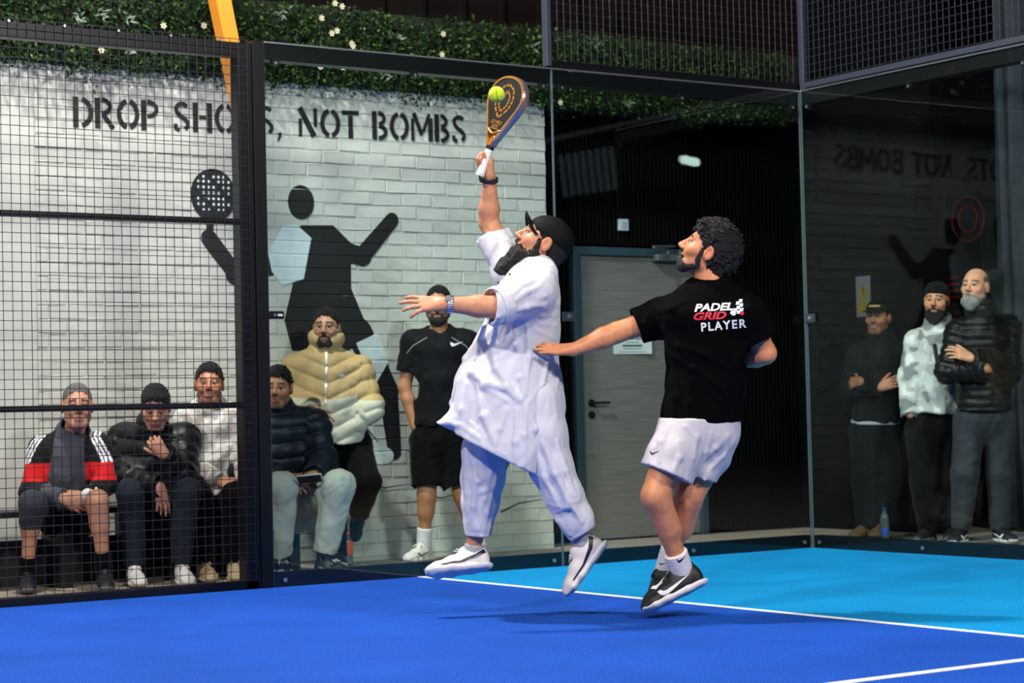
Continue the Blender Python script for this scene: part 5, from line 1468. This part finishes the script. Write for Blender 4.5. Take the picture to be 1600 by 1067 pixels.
# ------------------------------------------------------------------ spectators
def spect(label, D, head, J, skin, top, bot, shoes, hair=None, beard=None, fwd=(0, 0, -1), hup=(0, 1, 0), hk=1.0, hands={}, name='person', stub=.0, lips=(.34, .12, .10), k=1.0):
    def X(p): return at(p[0], p[1], D+(p[2] if len(p) > 2 else 0))
    j = {n: X(p) for n, p in J.items()}
    root = (j['aa']+j['ab'])/2; root[2] = 0
    T = person(name, root, label)
    H = Head(X(head), cdir(*fwd), cdir(*hup), hk, jaw=1.0)
    u = nrm(j['sb']-j['sa']); sw = np.linalg.norm(j['sb']-j['sa'])/2
    hip = (j['ha']+j['hb'])/2; nk = j['neck']
    P = [tube([(hip, u, .14*k, .10*k), (hip*.55+nk*.45, u, .135*k, .10*k), (hip*.2+nk*.8, u, sw*.85, .10*k), (hip*.06+nk*.94, u, sw*.55, .08*k)], 0, kk=.03),
         rc(nk*.9+hip*.1, H.w(0, -.03, -.07), .058*k, .056*hk, .03)]
    P += H.prims()+arm(j['sa'], j['ea'], j['wa'], .98*k)+arm(j['sb'], j['eb'], j['wb'], .98*k)
    P += leg(j['ha'], j['ka'], j['aa'], .98*k)+leg(j['hb'], j['kb'], j['ab'], .98*k)
    bx = [(*H.box(), .0056)]
    for s, hs in hands.items():
        w = j['w'+s]; P += hand(w, cdir(*hs[0]), cdir(*hs[1]), hs[2], k=hs[4] if len(hs) > 4 else .98, **(hs[3] if len(hs) > 3 else {}))
        bx.append((*hand_box(w, cdir(*hs[0])), .0050))
    solid('body', P, .0125, M_SKIN, T, root, col=H.skin(skin, stubble=stub, lips=lips), boxes=bx)
    eyes(H, T, root)
    if hair:
        hm = hair.pop('m', M_HAIRB); hp, hd = H.hair(**hair); solid('hair', hp, .0062, hm, T, root, disp=hd, amp=hair.get('curl', .006)*1.5)
    if beard:
        bm_ = beard.pop('m', M_BEARD); bp, bd = H.beard(**beard); solid('beard', bp, .0056, bm_, T, root, disp=bd, amp=.006)
    # upper garment
    g = top; hem = X(g['hem']) if 'hem' in g else hip
    up = nrm(nk-hem)
    w0, w1, w2 = g.get('w', (.19, .19, sw+.02)); d0, d1, d2 = g.get('d', (.14, .145, .13))
    q = g.get('quilt'); s0, s1 = g.get('sleeve', (.075, .055))
    L = np.linalg.norm(nk-hem)
    TP = [tube([(hem-up*.08, u, w0, d0), (hem+up*.02, u, w0, d0), (hem+up*L*.5, u, w1, d1), (hem+up*L*.82, u, w2*.92, d2), (hem+up*L*.95, u, w2*.62, d2*.75), (nk+up*.01, u, .085, .08)], 0, kk=.03),
          plane(hem, -up, .008)]
    for s in 'ab':
        sh, el, wr = j['s'+s], j['e'+s], j['w'+s]
        qa = None
        TP.append(rc(nk*.75+hem*.05+sh*.20, sh, .07, s0, .05))
        fr = g.get('len', 1.0)
        if fr < .6:
            e_ = sh+(el-sh)*fr*2
            TP.append(rc(sh, e_, s0, s1, .05)); TP.append(local_cut(sh+(el-sh)*fr*1.85, el-sh, .12)); TP.append(rc(e_, sh+(el-sh)*fr*1.4, s1-.012, s1-.02, .005, 's'))
        else:
            TP.append(rc(sh, el, s0, (s0+s1)*.52, .07 if q else .045, quilt=qa)); e_ = el+(wr-el)*fr
            TP.append(rc(el, e_, (s0+s1)*.52, s1, .03, quilt=qa))
            if s in hands or not q: TP.append(local_cut(e_, wr-el, .075))
    if g.get('hood'):
        TP.append(tube([(H.w(0, -.07, -.10), u, .085, .05), (nk+CU*.02+CF*.05, u, .12, .07)], .03)); 
    if g.get('collar'):
        c = nk+up*.02; cu = nrm(H.w(0, -.03, -.07)-nk)
        TP += [rc(c, c+cu*g['collar'], .094, .098+.2*max(0, g['collar']-.05), .02), rc(c+cu*.02, c+cu*.25, .072, .084, .008, 's'), rc(c+cu*g['collar']*.4+cdir(*fwd)*.05, c+cu*.22+cdir(*fwd)*.10, .03, .055, .01, 's')]
    else:
        TP.append(rc(nk+up*.035+cdir(*fwd)*.02, H.w(0, -.02, -.10), .064, .066, .012, 's'))
    fa = g.get('fold', .009)
    dsp = addf(folds(fa, 12, cdir(.3, .9, .1), .25, g.get('seed', 5)), folds(fa*.4, 26, cdir(-.6, .7, .2), .3, g.get('seed', 5)+3))
    if q:
        sg_ = [(hem-up*.2, nk+up*.1, w1, u if len(q) > 2 else None)]
        for s in 'ab': sg_ += [(j['s'+s], j['e'+s], s0, None), (j['e'+s], j['w'+s], s1, None)]
        dsp = addf(dsp, quilted(sg_, q[0], q[1]*1.5))
    to = solid(g.get('name', 'jacket'), TP, .0085, g['m'], T, root, disp=dsp, amp=fa*2+.004+(q[1]*1.5 if q else 0), col=g.get('col'))
    # lower garment
    b = bot; r0, r1, r2 = b.get('r', (.105, .082, .062)); fr = b.get('len', 1.0)
    BP = [tube([(hip+up*.10, u, .165*k, .125), (hip, u, .175*k, .13), (hip-up*.03, u, .15*k, .11)], 0, kk=.03)]
    for s in 'ab':
        hp_, kn, an = j['h'+s], j['k'+s], j['a'+s]
        if fr < .6:
            e_ = hp_+(kn-hp_)*fr*2
            BP += [rc(hp_, e_, r0, r1, .04), local_cut(e_, kn-hp_, .14)]
        else:
            e_ = kn+(an-kn)*fr
            BP += [rc(hp_, kn, r0, r1, .04), rc(kn, e_, r1, r2, .03), local_cut(e_, an-kn, .10)]
    fa = b.get('fold', .008)
    bo = solid(b.get('name', 'trousers'), BP, .0085, b['m'], T, root, disp=addf(folds(fa, 13, cdir(.2, .9, .1), .22, 71), folds(fa*.4, 28, cdir(.8, .5, 0), .3, 73)), amp=fa*2+.004, col=b.get('col'))
    for s in 'ab':
        sp = shoes.get(s, shoes)
        if shoes.get('skip') == s: continue
        if sp.get('sock'): cuff_sock('sock', j['a'+s], j['k'+s], .046, .049, sp.get('sl', .12), sp['sock'], T, root)
        td = sp.get('td', shoes.get('t'+s, (0, 0, -1)))
        tv = cdir(*td); tv = nrm(V3(tv[0], tv[1], 0))
        an = j['a'+s].copy(); an[2] = .088*.98
        shoe(an, tv, V3(0, 0, 1), T, root, sp['m'], sp.get('so', M_SOLEW), sp.get('la', M_LACEW), hi=sp.get('hi', False), k=.98, swoosh=sp.get('sw'), panel=sp.get('pa'))
    return T, H, j, to, bo, root
def recol(fn): return fn
CL_K = cloth('black_cloth', rgb(10, 10, 12)); CL_COL = cloth('patterned_cloth', (0, 0, 0), attr=True)
PUFFK = cloth('black_puffer_nylon', rgb(12, 13, 15), .45, 300, .0, spec=.3); PUFFC = cloth('two_tone_puffer_nylon', (0, 0, 0), .5, 300, .05, attr=True)
PUFFN = cloth('navy_puffer_nylon', rgb(24, 29, 40), .45, 300, .0)
def camo(cols, sc=14):
    cols = [np.array(c) for c in cols]
    def fn(V):
        n = vnoise(V*sc, 4)+.5*vnoise(V*sc*2.1, 6); C = np.tile(cols[0], (len(V), 1))
        C[n > .18] = cols[1]; C[n < -.32] = cols[2]; return C
    return fn
SKB = (.44, .185, .09); SKL = (.52, .25, .15)

# man in the tracksuit top
D1 = 11.55
def col1(V):
    C = np.tile(np.array(rgb(16, 16, 19)), (len(V), 1))
    z = V[:, 2]; ra = at(100, 737, D1)[2]
    band = np.abs(z-ra) < .048
    C[band] = rgb(196, 22, 26)
    c0 = at(104, 700, D1); x = (V-c0)@CR; dep = (V-c0)@CF
    mid = (np.abs(x-.02-.05*(z-c0[2])) < .085+.12*np.clip(c0[2]-z, 0, .3))*(dep < .02)
    C[mid] = rgb(70, 72, 80)
    for sg, px0 in ((-1, 62), (1, 148)):
        for kk in range(3):
            a = at(px0+sg*(-6+6*kk), 682, D1); lineoff = ((V-a)@CR)*sg
            up_ = (z > ra+.05)
            tgt = .10*np.clip((a[2]-z)/.2, 0, 1.0)**.8
            C[up_ & (np.abs(lineoff-tgt) < .0065) & (~mid)] = rgb(225, 226, 230)
    return C
t1 = spect('older man in black tracksuit top with red band and white sleeve stripes on the bench', D1, (121, 634, -.05),
    dict(neck=(112, 688, .05), sa=(66, 704, .05), sb=(152, 698, .05), ea=(48, 768, -.03), wa=(98, 778, -.27), eb=(164, 756, -.02), wb=(138, 776, -.27),
         ha=(82, 806, .12), hb=(130, 806, .12), ka=(50, 786, -.30), kb=(152, 782, -.30), aa=(42, 905, -.22), ab=(163, 897, -.22)), SKL,
    dict(name='track_jacket', m=CL_COL, col=col1, hem=(108, 790, .1), w=(.16, .165, .18), sleeve=(.074, .050), fold=.008, collar=.03),
    dict(name='shorts', m=CL_K, len=.40, r=(.10, .076, .06)),
    dict(m=M_SHOEK, so=mat('grey_sole', rgb(96, 98, 102), .6), la=M_LACEK, sock=CL_K, sl=.13, ta=(.25, 0, -1), tb=(.25, 0, -1)),
    hair=dict(m=M_HAIRG, thick=.003, line=.074, back=-.05, curl=.004), fwd=(.30, .05, -1), stub=.25, hk=1.05,
    hands=dict(a=((.85, -.3, -.25), (-.1, .3, -.95), 1, dict(curl=(.7, .7, .4))), b=((-.85, -.25, -.25), (.1, .3, -.95), -1, dict(curl=(.7, .7, .4)))))
T, H, j, to, bo, root = t1
solid('knee_sleeve', [rc(j['ka']+(j['ha']-j['ka'])*.25, j['ka'], .080, .072, 0), rc(j['ka'], j['ka']+(j['aa']-j['ka'])*.25, .072, .064, .02)], .009, cloth('charcoal_knee_sleeve', rgb(52, 56, 64)), T, root, disp=folds(.003, 30, CR, .3, 3))
solid('wristband', [rc(j['wb']+(j['eb']-j['wb'])*.02, j['wb']+(j['eb']-j['wb'])*.30, .046, .05, 0)], .008, cloth('white_wristband', rgb(228, 226, 226)), T, root)

# man in black puffer, chin in hand
D2 = 11.85
spect('man in black puffer jacket and dark jeans, chin resting in his hand', D2, (243, 636, -.16),
    dict(neck=(236, 682, -.02), sa=(196, 688, .05), sb=(286, 688, .03), ea=(196, 752, -.12), wa=(248, 758, -.30), eb=(284, 745, -.22), wb=(258, 712, -.34),
         ha=(222, 806, .15), hb=(268, 806, .15), ka=(203, 770, -.30), kb=(292, 768, -.30), aa=(209, 882, -.26), ab=(284, 880, -.26)), SKL,
    dict(m=PUFFK, hem=(240, 785, .05), w=(.18, .19, .17), d=(.16, .17, .15), sleeve=(.088, .066), quilt=(.085, .012), fold=.004, collar=.05),
    dict(name='jeans', m=cloth('dark_blue_denim', rgb(26, 33, 44)), r=(.10, .078, .056)),
    dict(m=mat('white_leather', rgb(208, 208, 205), .5, noise=(20, .06)), la=M_LACEW, ta=(.35, 0, -1), tb=(.35, 0, -1)),
    hair=dict(thick=.008, line=.072, back=-.04, curl=.006, freq=60, top=.006, fringe=.006), fwd=(.15, -.42, -1), stub=.3,
    hands=dict(a=((.25, -.95, -.1), (.5, .2, -.8), 1, dict(curl=(.2, .3, .2))), b=((-.55, .75, -.15), (.1, -.1, -.95), 1, dict(curl=(.75, .8, .4)))))

# man in camouflage hoodie
D3 = 12.05
spect('man in pale camouflage hooded top and black trousers on the bench beside the post', D3, (327, 601, -.05),
    dict(neck=(329, 643, 0), sa=(292, 656, .02), sb=(370, 656, .02), ea=(290, 722, -.08), wa=(344, 752, -.28), eb=(384, 722, -.06), wb=(384, 756, -.28),
         ha=(312, 795, .12), hb=(355, 795, .12), ka=(306, 770, -.32), kb=(368, 775, -.30), aa=(318, 880, -.25), ab=(366, 876, -.22)), SKB,
    dict(name='hooded_top', m=CL_COL, col=camo((rgb(188, 184, 176), rgb(222, 218, 212), rgb(150, 144, 136))), hem=(331, 770, .05), w=(.17, .165, .16), sleeve=(.078, .058), fold=.011, hood=True),
    dict(m=CL_K, r=(.10, .08, .06)),
    dict(m=mat('sand_suede', rgb(168, 148, 112), .85), so=mat('cream_sole', rgb(190, 178, 150), .6), la=mat('sand_lace', rgb(186, 166, 130), .8), ta=(.4, 0, -1), tb=(.2, 0, -1)),
    hair=dict(thick=.008, line=.074, back=-.04, curl=.009, freq=55, top=.008, fringe=.006), fwd=(.12, .12, -1), stub=.85,
    hands=dict(a=((.85, -.35, -.25), (-.1, .5, -.85), 1, dict(curl=(.35, .4, .3))), b=((-.6, -.45, -.3), (.3, .5, -.8), -1, dict(curl=(.5, .5, .3)))))

# seated man right of the post with a phone
D4 = 12.05
t4 = spect('young man in navy puffer and pale joggers seated right of the black post', D4, (434, 606, -.08),
    dict(neck=(428, 646, .0), sa=(386, 664, .06), sb=(488, 664, .02), ea=(378, 735, -.02), wa=(446, 745, -.30), eb=(506, 722, -.06), wb=(492, 742, -.30),
         ha=(420, 800, .12), hb=(470, 800, .12), ka=(440, 762, -.34), kb=(528, 758, -.32), aa=(438, 868, -.26), ab=(508, 862, -.28)), SKB,
    dict(m=PUFFN, hem=(436, 770, .04), w=(.19, .20, .20), d=(.16, .17, .15), sleeve=(.088, .066), quilt=(.085, .011), fold=.004, collar=.045),
    dict(name='joggers', m=cloth('pale_stone_fleece', rgb(176, 178, 166)), r=(.112, .092, .072), fold=.012),
    dict(m=mat('black_white_leather', rgb(24, 28, 36), .45), la=M_LACEW, hi=True, sw=M_PRINTW, pa=M_PRINTW, ta=(.35, 0, -1), tb=(.95, 0, -.5)),
    hair=dict(thick=.009, line=.072, back=-.04, curl=.008, freq=55, top=.008, fringe=.006), fwd=(-.05, .0, -1), stub=.7,
    hands=dict(a=((.85, -.35, -.3), (-.2, .6, -.7), 1, dict(curl=(.5, .5, .3))), b=((-.75, -.3, -.3), (.3, .7, -.6), -1, dict(curl=(.5, .5, .3)))))
pp = at(484, 747, D4-.40); ph = empty('phone', pp, 'dark phone with a pale case in the hands of the seated man', 'phone')
uu, vv = cdir(.93, .10, -.1), cdir(-.05, .6, -.6); vv = nrm(vv-uu*(vv@uu)); ww = np.cross(uu, vv)
MB().prism([(-.07, -.034), (.07, -.034), (.075, -.029), (.075, .029), (.07, .034), (-.07, .034), (-.075, .029), (-.075, -.029)], V3(0, 0, 0), uu, vv, ww, .008).build('case', mat('pale_phone_case', rgb(176, 178, 176), .5), ph, bevel=.002)
sgn = -1 if ww@CF > 0 else 1
MB().prism([(-.066, -.029), (.066, -.029), (.066, .029), (-.066, .029)], ww*(.0083 if sgn > 0 else -.0008), uu, vv, ww, .0006).build('screen', mat('dark_screen', rgb(16, 19, 24), .1), ph)

# standing man in the tan puffer
D5 = 12.75
def col5(V):
    tan = np.array(rgb(186, 156, 108)); cream = np.array(rgb(206, 200, 178)); C = np.tile(tan, (len(V), 1))
    c0 = at(510, 620, D5); x = np.abs((V-c0)@CR); zc = c0[2]+.02+.16*x-.05
    zc = np.where(x > .20, c0[2]-.03, zc)
    C[V[:, 2] < zc] = cream
    return C
t5 = spect('man with glasses in tan and cream puffer jacket leaning on the mural wall', D5, (510, 512, -.05),
    dict(neck=(508, 556, 0), sa=(466, 580, .03), sb=(556, 580, .03), ea=(456, 640, -.02), wa=(484, 638, -.26), eb=(578, 636, -.02), wb=(540, 672, -.06),
         ha=(512, 700, .05), hb=(556, 700, .05), ka=(520, 790, -.05), kb=(574, 752, -.16), aa=(526, 872, 0), ab=(562, 800, .20)), SKL,
    dict(m=PUFFC, col=col5, hem=(516, 690, .02), w=(.20, .215, .19), d=(.17, .18, .15), sleeve=(.092, .072), quilt=(.095, .012, .35), fold=.006, collar=.09),
    dict(m=CL_K, r=(.105, .085, .065)),
    dict(m=M_SHOEK, so=M_SOLEW, la=M_LACEK, skip='b', ta=(.2, 0, -1), tb=(.1, -.5, -1)),
    hair=dict(thick=.006, line=.072, back=-.05, curl=.006, freq=60, top=.004), beard=dict(full=.005, curl=.003, freq=120, cheek=-.036), fwd=(-.08, .06, -1), stub=.5,
    hands=dict(a=((.75, -.5, -.3), (.2, .35, -.9), 1, dict(curl=(.3, .35, .2)))))
T, H, j, to, bo, root = t5
shoe(j['ab']+CF*.02, V3(.1, .25, -1), V3(0, -1, -.2), T, root, M_SHOEK, M_SOLEW, M_LACEK, k=.98)
decal('chest_badge', [(.018*math.cos(t), .010*math.sin(t)) for t in np.linspace(0, 6.2, 14)], to, at(537, 586, D5), CR, CU, M_PRINTW, .02, .003, .6)
decal('zip', [(-.006, -.17), (.006, -.17), (.006, .17), (-.006, .17)], to, at(513, 588, D5), CR, CU, mat('pale_zip', rgb(206, 204, 200), .35, .5), .02, .003, .6)
gm = mat('thin_metal_frame', rgb(150, 140, 120), .3, .8); gl = MB()
for sx in (-1, 1):
    gl.tube([H.w(sx*.032+.022*math.cos(t), .098, .0+.019*math.sin(t)) for t in np.linspace(0, 2*math.pi, 20)], .0016, 5, False)
    gl.tube([H.w(sx*.054, .096, .006), H.w(sx*.078, .0, .008)], .0016, 5)
gl.tube([H.w(-.010, .099, .004), H.w(.010, .099, .004)], .0016, 5)
gl.build('glasses', gm, T, smooth=True, off=root)

# standing man in the black T-shirt
D6 = 12.98
t6 = spect('bearded man in black T-shirt and shorts standing behind the outstretched arm', D6, (685, 476, 0),
    dict(neck=(686, 520, .02), sa=(647, 536, .03), sb=(730, 536, .03), ea=(632, 604, .02), wa=(648, 668, -.01), eb=(746, 604, .02), wb=(732, 664, -.06),
         ha=(668, 690, .02), hb=(712, 690, .02), ka=(667, 772, -.02), kb=(722, 772, -.02), aa=(662, 856, .02), ab=(748, 846, .06)), SKB,
    dict(name='shirt', m=cloth('black_training_shirt', rgb(20, 21, 23), .6), hem=(688, 665, .02), w=(.175, .175, .175), d=(.125, .13, .12), sleeve=(.080, .078), len=.36, fold=.008),
    dict(name='shorts', m=CL_K, len=.42, r=(.115, .105, .06)),
    dict(m=M_SHOEW, la=M_LACEW, sock=cloth('white_sock', rgb(214, 214, 214)), sl=.13, sw=MATS['steel_watch'], ta=(-.55, 0, -1), tb=(.1, 0, -1)),
    hair=dict(thick=.005, line=.074, back=-.05, curl=.005, freq=60, top=.0), beard=dict(full=.007, curl=.003, freq=120, cheek=-.040), fwd=(-.05, .0, -1), stub=.5)
decal('chest_emblem', [(p[0]*.085, p[1]*.085) for p in swoosh_poly()], t6[3], at(704, 541, D6), CR, CU, M_PRINTW, .02, .003, .6)
for sg, pts in ((-1, [(636, 552), (646, 540), (668, 527)]), (1, [(738, 552), (728, 540), (706, 527)])):
    pts3 = [at(*p, D6)-at(687, 540, D6) for p in pts]
    decal('shoulder_piping', stroke([(p@CR, p@CU) for p in pts3], .006), t6[3], at(687, 540, D6), CR, CU, mat('grey_piping', rgb(120, 120, 122), .6), .03, .003, .6)

# three men behind the end glass
E1 = 14.15
t7 = spect('man in black cap and dark zip jacket with arms crossed, leftmost behind the end glass', E1, (1372, 496, -.02),
    dict(neck=(1376, 538, 0), sa=(1340, 556, .03), sb=(1404, 552, .06), ea=(1328, 606, -.02), wa=(1374, 606, -.20), eb=(1402, 606, .0), wb=(1346, 596, -.20),
         ha=(1350, 676, .02), hb=(1386, 676, .02), ka=(1350, 752, -.02), kb=(1388, 752, 0), aa=(1352, 826, 0), ab=(1378, 826, 0)), (.44, .18, .095),
    dict(m=cloth('dark_zip_jacket', rgb(26, 28, 31)), hem=(1368, 658, .02), w=(.165, .17, .155), sleeve=(.076, .06), fold=.008, collar=.03),
    dict(m=cloth('dark_track_trousers', rgb(22, 25, 29)), r=(.105, .085, .066)),
    dict(m=mat('brown_suede', rgb(110, 86, 60), .85), so=mat('dark_sole', rgb(40, 38, 36), .7), la=M_LACEK, ta=(-.6, 0, -.8), tb=(-.5, 0, -.9)),
    hair=dict(thick=.007, line=.05, back=-.06, curl=.003), fwd=(-.5, .04, -.85), stub=.8, k=.92,
    hands=dict(a=((.7, .3, -.2), (.1, .3, -.9), 1, dict(curl=(.2, .3, .2))), b=((-.6, -.1, .75), (-.5, .3, -.8), -1, dict(curl=(.5, .5, .3)))))
T, H, j, to, bo, root = t7
capm = MATS['black_cap_twill']
cp = [H.el((0, -.014, .042), (.087, .108, .092), 0), Prim(lambda p, H=H: -(H.loc(p)@nrm(V3(0, -.05, 1))-.030), (-1e9,)*3, (1e9,)*3, .004, 'i'),
      tube([(H.w(0, .07, .042), H.X[0], .075, .010), (H.w(0, .150, .034), H.X[0], .060, .007)], .01)]
cap7 = solid('cap', cp, .006, capm, T, root)
decal('cap_lettering', [(-.042, -.006), (.042, -.006), (.040, .006), (-.040, .006)], cap7, H.w(0, .05, .075), -H.X[0] if (H.X[0]@CR) < 0 else H.X[0], H.X[2], mat('gold_embroidery', rgb(190, 164, 92), .6), .01, .003, .3)
MB().box((-.15, -.1, -.006), (.15, .1, .006)); 
solid('shirt_hem', [tube([(at(1368, 657, E1+.02), CR, .168, .142), (at(1368, 661, E1+.02), CR, .168, .142)], 0), plane(at(1368, 655, E1), CU), plane(at(1368, 663, E1), -CU)], .007, cloth('white_undershirt', rgb(190, 192, 194)), T, root)

E2 = 13.75
t8 = spect('man in black beanie and pale camouflage top with hands in pockets behind the end glass', E2, (1463, 470, -.02),
    dict(neck=(1466, 514, .02), sa=(1432, 534, .02), sb=(1500, 530, .08), ea=(1420, 590, .0), wa=(1422, 648, -.08), eb=(1508, 590, .06), wb=(1496, 648, -.02),
         ha=(1440, 672, .02), hb=(1484, 672, .05), ka=(1444, 752, -.02), kb=(1486, 752, .02), aa=(1452, 832, 0), ab=(1492, 834, .02)), (.62, .27, .14),
    dict(name='hooded_top', m=CL_COL, col=camo((rgb(190, 190, 184), rgb(226, 226, 218), rgb(130, 134, 132))), hem=(1456, 645, .02), w=(.165, .17, .165), sleeve=(.078, .058), fold=.009, collar=.03),
    dict(m=CL_K, r=(.115, .095, .072)),
    dict(m=M_SHOEK, so=mat('grey_sole', rgb(96, 98, 102), .6), la=M_LACEK, ta=(-.6, 0, -.8), tb=(-.4, 0, -.9)),
    beard=dict(full=.010, longer=.03, curl=.004, freq=100, cheek=-.045), fwd=(-.38, .04, -.92), stub=.3)
T, H, j, to, bo, root = t8
solid('beanie', [H.el((0, -.016, .040), (.086, .108, .094), 0), Prim(lambda p, H=H: -(H.loc(p)@nrm(V3(0, -.18, 1))-.030), (-1e9,)*3, (1e9,)*3, .006, 'i')], .006,
      cloth('black_knit', rgb(20, 21, 23)), T, root, disp=folds(.003, 40, H.X[2], .3, 3), amp=.005)
decal('placket', [(-.014, -.10), (.012, -.10), (.012, .10), (-.014, .10)], to, at(1458, 560, E2), cdir(1, .15, 0), cdir(-.15, 1, 0), cloth('dark_placket', rgb(46, 50, 56)), .02, .003, .6)

E3 = 13.45
t9 = spect('bald man with grey beard and crossed arms in black puffer, rightmost behind the end glass', E3, (1524, 448, -.02),
    dict(neck=(1534, 494, .02), sa=(1500, 522, .0), sb=(1572, 514, .08), ea=(1480, 580, -.06), wa=(1540, 576, -.22), eb=(1578, 580, .04), wb=(1518, 560, -.20),
         ha=(1516, 656, .02), hb=(1560, 656, .04), ka=(1508, 740, -.02), kb=(1562, 740, .02), aa=(1502, 826, 0), ab=(1562, 828, .02)), (.70, .33, .19),
    dict(m=PUFFK, hem=(1538, 640, .02), w=(.175, .18, .17), d=(.15, .155, .14), sleeve=(.084, .064), quilt=(.055, .009), fold=.005, collar=.05),
    dict(m=cloth('charcoal_track_trousers', rgb(44, 48, 54), .6), r=(.11, .088, .066)),
    dict(m=M_SHOEK, so=M_SOLEW, la=M_LACEK, sw=M_PRINTW, ta=(-.5, 0, -.9), tb=(.2, 0, -1)),
    beard=dict(m=M_BEARDG, full=.006, longer=.03, curl=.004, freq=100, cheek=-.045), hair=dict(m=M_HAIRG, thick=.002, line=.07, back=-.05, curl=.002, bald=True), fwd=(-.62, .10, -.78), hk=1.03,
    hands=dict(b=((-.75, .3, -.1), (.2, .4, -.9), -1, dict(curl=(.3, .4, .3))), a=((.55, .1, .8), (.5, .3, -.8), 1, dict(curl=(.6, .5, .3)))))

# ------------------------------------------------------------------ bottles
def bottle(name, loc, label, h_, r_, m_b, m_c, fill=None, lab=None):
    e = empty(name, loc, label, 'bottle')
    MB().lathe([(r_*.9, 0), (r_, .01), (r_, h_*.35), (r_*.93, h_*.42), (r_, h_*.5), (r_, h_*.66), (r_*.75, h_*.78), (r_*.38, h_*.86), (r_*.36, h_*.92)], (0, 0, 0), 18).build('shell', m_b, e, smooth=True)
    MB().lathe([(r_*.45, h_*.91), (r_*.45, h_*.995), (r_*.40, h_)], (0, 0, 0), 16).build('screw_cap', m_c, e, smooth=False)
    if lab: MB().lathe([(r_*1.02, h_*lab[0]), (r_*1.03, h_*lab[0]+.001), (r_*1.03, h_*lab[1]), (r_*1.02, h_*lab[1]+.001)], (0, 0, 0), 18).build('label_band', lab[2], e, smooth=True)
    return e
clr = mat('clear_plastic', rgb(150, 170, 176), .12, 0, .6)
clr.node_tree.nodes['Principled BSDF'].inputs['Transmission Weight'].default_value = .75
bp_ = on_z(544, 879); bp_ = V3(bp_[0], bp_[1]-.12, 0); q = on_z(544, 882)
bottle('drinks_bottle', (q[0], q[1], 0), 'orange-topped drink bottle on the ground by the seated man\'s shoe', .205, .032, clr, mat('orange_cap', rgb(230, 84, 44), .4), lab=(.30, .70, mat('orange_label', rgb(226, 96, 50), .5)))
q = on_z(1383, 844)
bottle('water_bottle', (q[0], q[1], 0), 'clear water bottle with blue cap standing behind the end glass', .225, .030, clr, mat('blue_cap', rgb(30, 60, 150), .4), lab=(.15, .36, mat('blue_label', rgb(40, 90, 190), .5)))
